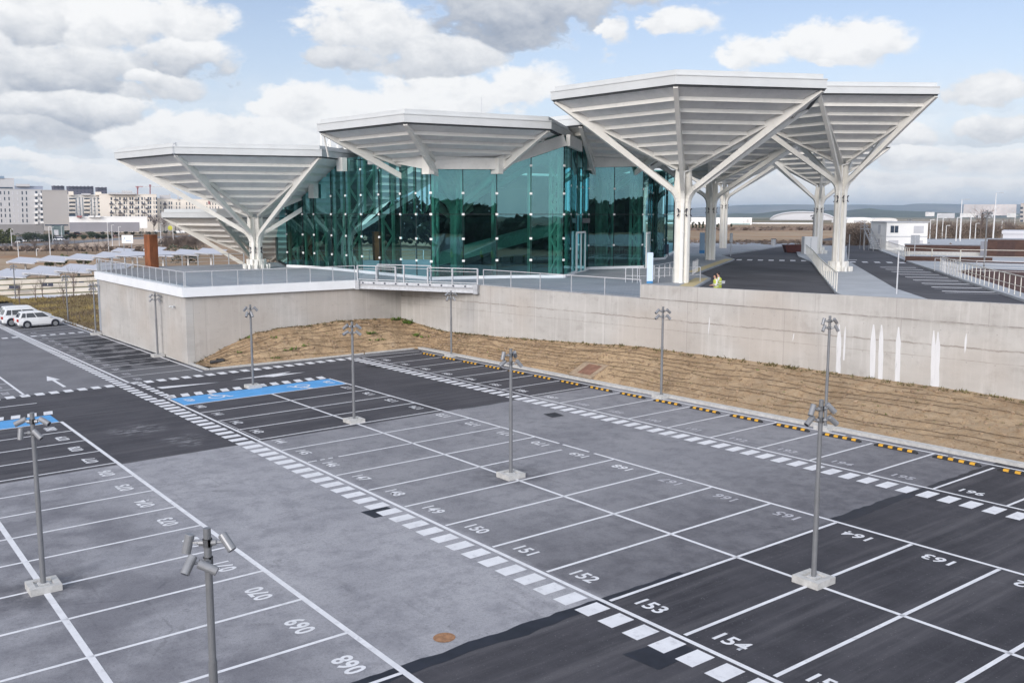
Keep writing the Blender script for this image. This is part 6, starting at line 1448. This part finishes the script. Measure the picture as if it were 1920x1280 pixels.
def plant_at(kind, label, q, h, group):
    if kind not in PROTO:
        o = {'bare': lambda: mk('bare_tree', bare_tree(1, 3), BARK, TWIG), 'bare2': lambda: mk('bare_tree', bare_tree(1, 9, .8, 46), BARK, TWIG), 'sapling': lambda: mk('young_tree', bare_tree(1, 5, .35, 14), BARK, TWIG),
             'pine': lambda: mk('pine_tree', leafy(1, .62, 4, 1200, .35, .55, .03), BARK, LEAFD), 'shrub': lambda: mk('shrub', leafy(1, .75, 6, 1200, .05, .7, .032), BARK, LEAFD, 'foliage', 'shrub'), 'green': lambda: mk('shrub', leafy(1, .6, 8, 500, .05, .8, .06), BARK, LEAFG, 'foliage', 'shrub'),
             'scrub': lambda: mk('scrub_bush', leafy(1, .85, 12, 1700, .02, .8, .022), BARK, LEAFB, 'foliage', 'shrub'), 'cypress': lambda: mk('cypress', leafy(1, .16, 13, 400, .03, 2.0, .05), BARK, LEAFD)}[kind]()
        PROTO[kind] = o
    else: o = copy_tree(PROTO[kind])
    o['label'] = label; o['group'] = group; o.location = q; o.rotation_euler = (0, 0, r.uniform(0, 6.28)); s = h * r.uniform(.93, 1.07); o.scale = (s, s, s); return o
for i, (px, y, h) in enumerate(((37, 578, 3.6), (67, 567, 2.8), (80, 561, 3.4), (120, 575, 3.6), (140, 561, 4.2), (172, 560, 3.0))):
    plant('sapling', '%s thin bare sapling from the left, behind the white cars' % ORD[i], px, y + 2, -.7, h, 'saplings on the grass bank')
for i, (px, y, h) in enumerate(((125, 446, 4), (140, 446, 4.4), (158, 446, 4), (174, 446, 5.2), (185, 445.5, 4.4), (193, 445.5, 4.2), (206, 445, 3.8), (46, 448, 5), (60, 448, 5.6), (75, 448, 5), (93, 447, 5))):
    plant('pine' if i < 7 else 'shrub', '%s small round dark tree from the left along the tan field' % ORD[i] if i < 7 else '%s dark rounded shrub from the left beside the distant parked cars' % ORD[i - 7], px, y + 9, -1.2, h * .8, 'dark trees along the tan field')
for i, px in enumerate((5, 15)): plant('green', '%s olive bush from the left, at the left edge below the clinic' % ORD[i], px, 460, -1.1, 5.5, 'olive bushes')
k = 0
for i in range(30):
    px = 5 + i * 11.5 + r.uniform(-4, 4); plant('bare' if i % 2 else 'bare2', '%s tree from the left in the grey bare row below the apartments' % (ORD[i] if i < 20 else 'number %d' % (i + 1)), px, r.uniform(432, 438), -1.2, r.uniform(9, 15), 'bare trees below the apartments')
for i in range(11):
    px = 10 + i * 19 + r.uniform(-3, 3); plant('bare', '%s tree from the left in the nearer row of bare trees before the car ports' % ORD[i], px, r.uniform(470, 478), -1.1, r.uniform(3, 4.6), 'bare trees before the car ports')
for i in range(20):
    px = 312 + (i % 10) * 7 + r.uniform(-3, 3); plant('scrub' if i % 3 else 'bare', '%s brown bush of the scrub seen under the left canopies' % ORD[i], px, 458 + (i // 10) * 7, -1.1, r.uniform(3, 5), 'brown scrub left of the canopies')
for i in range(16):
    px = 100 + i * 15 + r.uniform(-4, 4); plant('shrub', '%s dark hedge bush from the left along the far street' % ORD[i], px, r.uniform(439, 442), -1.2, r.uniform(1.8, 2.6), 'hedge bushes along the far street')
for i, (px, y, h) in enumerate(((160, 497, 2.8), (120, 498, 2.4), (90, 500, 2), (350, 500, 4.5))): plant('green' if i < 3 else 'shrub', ('%s olive bush from the left among the car ports' % ORD[i]) if i < 3 else 'dark green bush behind the terrace railing right of the rusted pillar', px, y, -.9, h, 'bushes among the car ports')
for i in range(14):
    px = 1592 + i * 4.2 + r.uniform(-2, 2); plant('scrub', '%s tall brown bush from the left between median columns and container office' % ORD[i], px, r.uniform(455, 464), 4.6, r.uniform(2.8, 4.3), 'brown scrub left of the container office')
for i in range(20):
    px = 1738 + i * 9.4 + r.uniform(-4, 4); plant('scrub' if i % 4 else 'bare2', '%s bushy crown from the left in the wood beyond the brown walls' % ORD[i], px, r.uniform(444, 451), 4.6, r.uniform(2.8, 4.2), 'wood beyond the brown walls')
for i in range(9): plant('bare', '%s bare tree from the left rising from the wood beyond the brown walls' % ORD[i], 1745 + i * 20 + r.uniform(-6, 6), 448, 4.6, r.uniform(4, 5.5), 'bare trees beyond the brown walls')
plant('bare2', 'tall bare tree between the two tall lamps with arms', 1838, 450, 4.7, 7.6, 'bare trees beyond the brown walls')
for i in range(9): plant('cypress', '%s slim dark conifer from the left before the white warehouse' % ORD[i], (1299, 1305, 1311, 1318, 1342, 1346, 1371, 1326, 1352)[i], 431.5, 4.6, r.uniform(2.3, 3.2), 'conifers before the warehouse')
# hedge band before the warehouses and the unseen woods behind the car park
def band(name, pts, h, wdt, m, n, leaf):
    r2 = random.Random(5); mb = MB()
    for _ in range(n):
        i = r2.randrange(len(pts) - 1); q = Vector(pts[i]).lerp(Vector(pts[i + 1]), r2.random()); hh = h * (.62 + .38 * mn.noise(Vector((q.x * .03, q.y * .03, 7))) + .25 * mn.noise(Vector((q.x * .12, q.y * .12, 3))))
        p = q + Vector((r2.gauss(0, wdt * .4), r2.gauss(0, wdt * .4), hh * r2.random() ** .7)); s = leaf * r2.uniform(.5, 1.5); a = Vector((r2.gauss(0, 1), r2.gauss(0, 1), r2.gauss(0, 1))).normalized(); b = a.orthogonal().normalized()
        mb.quad(p - a * s - b * s, p + a * s - b * s, p + a * s + b * s, p - a * s + b * s)
    return tag(mb.build(name, m), kind='stuff')
band('hedge', [tuple(athd(px, 436, 330)) for px in (1285, 1340, 1400, 1460, 1520, 1600)], 2.0, 6, mat('brown hedge leaf', (.14, .105, .085), .9, .3, .3), 3800, .55)
band('distant_wood', [(150, -80, -2), (175, -30, -1), (185, 10, 0), (190, 60, 3), (170, 130, 4.6), (130, 200, 4.6)], 12.5, 12, LEAFD, 16000, .8)
band('distant_wood', [(150, -80, -2), (60, -150, -2), (-40, -190, -2), (-140, -190, -2), (-260, -150, -2), (-380, -90, -2)], 26, 16, LEAFD, 24000, 1.0)  # unseen trees, made tall to darken the reflection in the hall glass
band('roadside_scrub', [tuple(atz(px, 470, -1.1)) for px in (0, 60, 120, 180, 230, 300)], 1.6, 5, LEAFB, 2600, .3)
band('field_scrub', [tuple(atz(px, 458, 4.7)) for px in (1285, 1360, 1440, 1500, 1600)], .5, 14, LEAFB, 1500, .3)
# far street and cars on it
flat_strip('street', [(-100, 463), (60, 461), (140, 456), (230, 450), (420, 441), (420, 438), (230, 446), (140, 451), (60, 456), (-100, 458)], -1.05, mat('far street asphalt', (.17, .17, .18), .9, .1, .1), .1)
flat_strip('parking_area', [(-100, 457), (130, 451), (130, 442), (-100, 444)], -1.0, mat('far parking asphalt', (.20, .20, .21), .9, .1, .1), .1)
flat_strip('tan_field', [(130, 466), (420, 450), (420, 443), (240, 449), (150, 456)], -.98, mat('tan field soil', (.42, .32, .24), .95, .15, .1), .1)
COLS = [CARW, mat('dark blue car paint', (.03, .04, .09), .3, .05), mat('dark red car paint', (.16, .03, .04), .3, .05), mat('silver car paint', (.45, .46, .48), .3, .05), mat('black car paint', (.02, .02, .025), .3, .05)]
def far_car(label, px, y, z, rz, ci):
    q = atz(px, y, z); t = thing('parked_car', label, 'car', q, rz, 'cars along the far street')
    mb = MB(); mb.add([(-.85, -2.1, .3), (.85, -2.1, .3), (.85, 2.1, .3), (-.85, 2.1, .3), (-.85, -2.05, .9), (.85, -2.05, .9), (.8, 2.05, .75), (-.8, 2.05, .75)], [(0, 1, 5, 4), (1, 2, 6, 5), (2, 3, 7, 6), (3, 0, 4, 7), (4, 5, 6, 7), (3, 2, 1, 0)]); mb.build('body', COLS[ci], t)
    mb = MB(); mb.add([(-.8, -1.95, .88), (.8, -1.95, .88), (.78, 1.1, .86), (-.78, 1.1, .86), (-.65, -1.5, 1.4), (.65, -1.5, 1.4), (.65, .3, 1.42), (-.65, .3, 1.42)], [(0, 1, 5, 4), (1, 2, 6, 5), (2, 3, 7, 6), (3, 0, 4, 7)]); mb.build('window', CARG, t); mb = MB(); mb.box((0, -.6, 1.43), (1.32, 1.85, .05)); mb.build('roof', COLS[ci], t)
    mb = MB()
    for sx in (-1, 1):
        for sy in (-1.3, 1.3): mb.tube([(sx * .65, sy, .32), (sx * .87, sy, .32)], .32, 10)
    mb.build('wheels', TYRE, t)
for i, (px, y, ci, a) in enumerate(((17, 445.5, 3, 0), (25, 455, 0, 1), (32, 456, 3, 1), (49, 454, 0, 1), (66, 453, 3, 1), (74, 452, 0, 1), (84, 452, 4, 1), (100, 451, 3, 1), (111, 451, 0, 1), (188, 447, 1, 0), (209, 444.5, 2, 0), (126, 440.5, 4, 0), (146, 440, 2, 0), (296, 436, 0, 0), (335, 437.5, 0, 0), (345, 437, 0, 0))):
    far_car('%s car from the left along the far street, %s' % (ORD[i], ('white', 'dark blue', 'dark red', 'silver', 'black')[ci]), px, y, -1.0, ANG + (R_(75) if a else R_(-95)), ci)
b = atz(318, 440, -1.1); t = thing('yellow_sign', 'round yellow sign by the far street under the left canopy', 'sign', b); D = (b - O).dot(FH); q = athd(319, 427.5, D); mb = MB(); mb.tube([b, q], .1, 6); part(mb, 'post', GALV, t); mb = MB(); mb.tube([q - FH * .1, q + FH * .1], 1.3, 14); part(mb, 'plate', mat('yellow sign paint', (.62, .60, .06), .5, .05), t)

# ---- the air between here and the hills
HAZE = 1.25e-4
me = bpy.data.meshes.new('haze'); me.from_pydata([(x, y, z) for x in (-9600, 2600) for y in (-3100, 9600) for z in (-12, 128)], [], [(0, 1, 3, 2), (4, 6, 7, 5), (0, 4, 5, 1), (2, 3, 7, 6), (0, 2, 6, 4), (1, 5, 7, 3)])
hm = bpy.data.materials.new('haze'); hm.use_nodes = True; ht = NT(hm.node_tree); ht.n.clear(); ho_ = ht.new('ShaderNodeOutputMaterial'); pv = ht.new('ShaderNodeVolumePrincipled')
pv.inputs['Color'].default_value = (.68, .83, 1.0, 1); pv.inputs['Density'].default_value = HAZE; pv.inputs['Anisotropy'].default_value = .2
ht.lk(pv.outputs[0], ho_.inputs['Volume']); me.materials.append(hm); ho = bpy.data.objects.new('haze', me); COL.objects.link(ho); ho['kind'] = 'stuff'
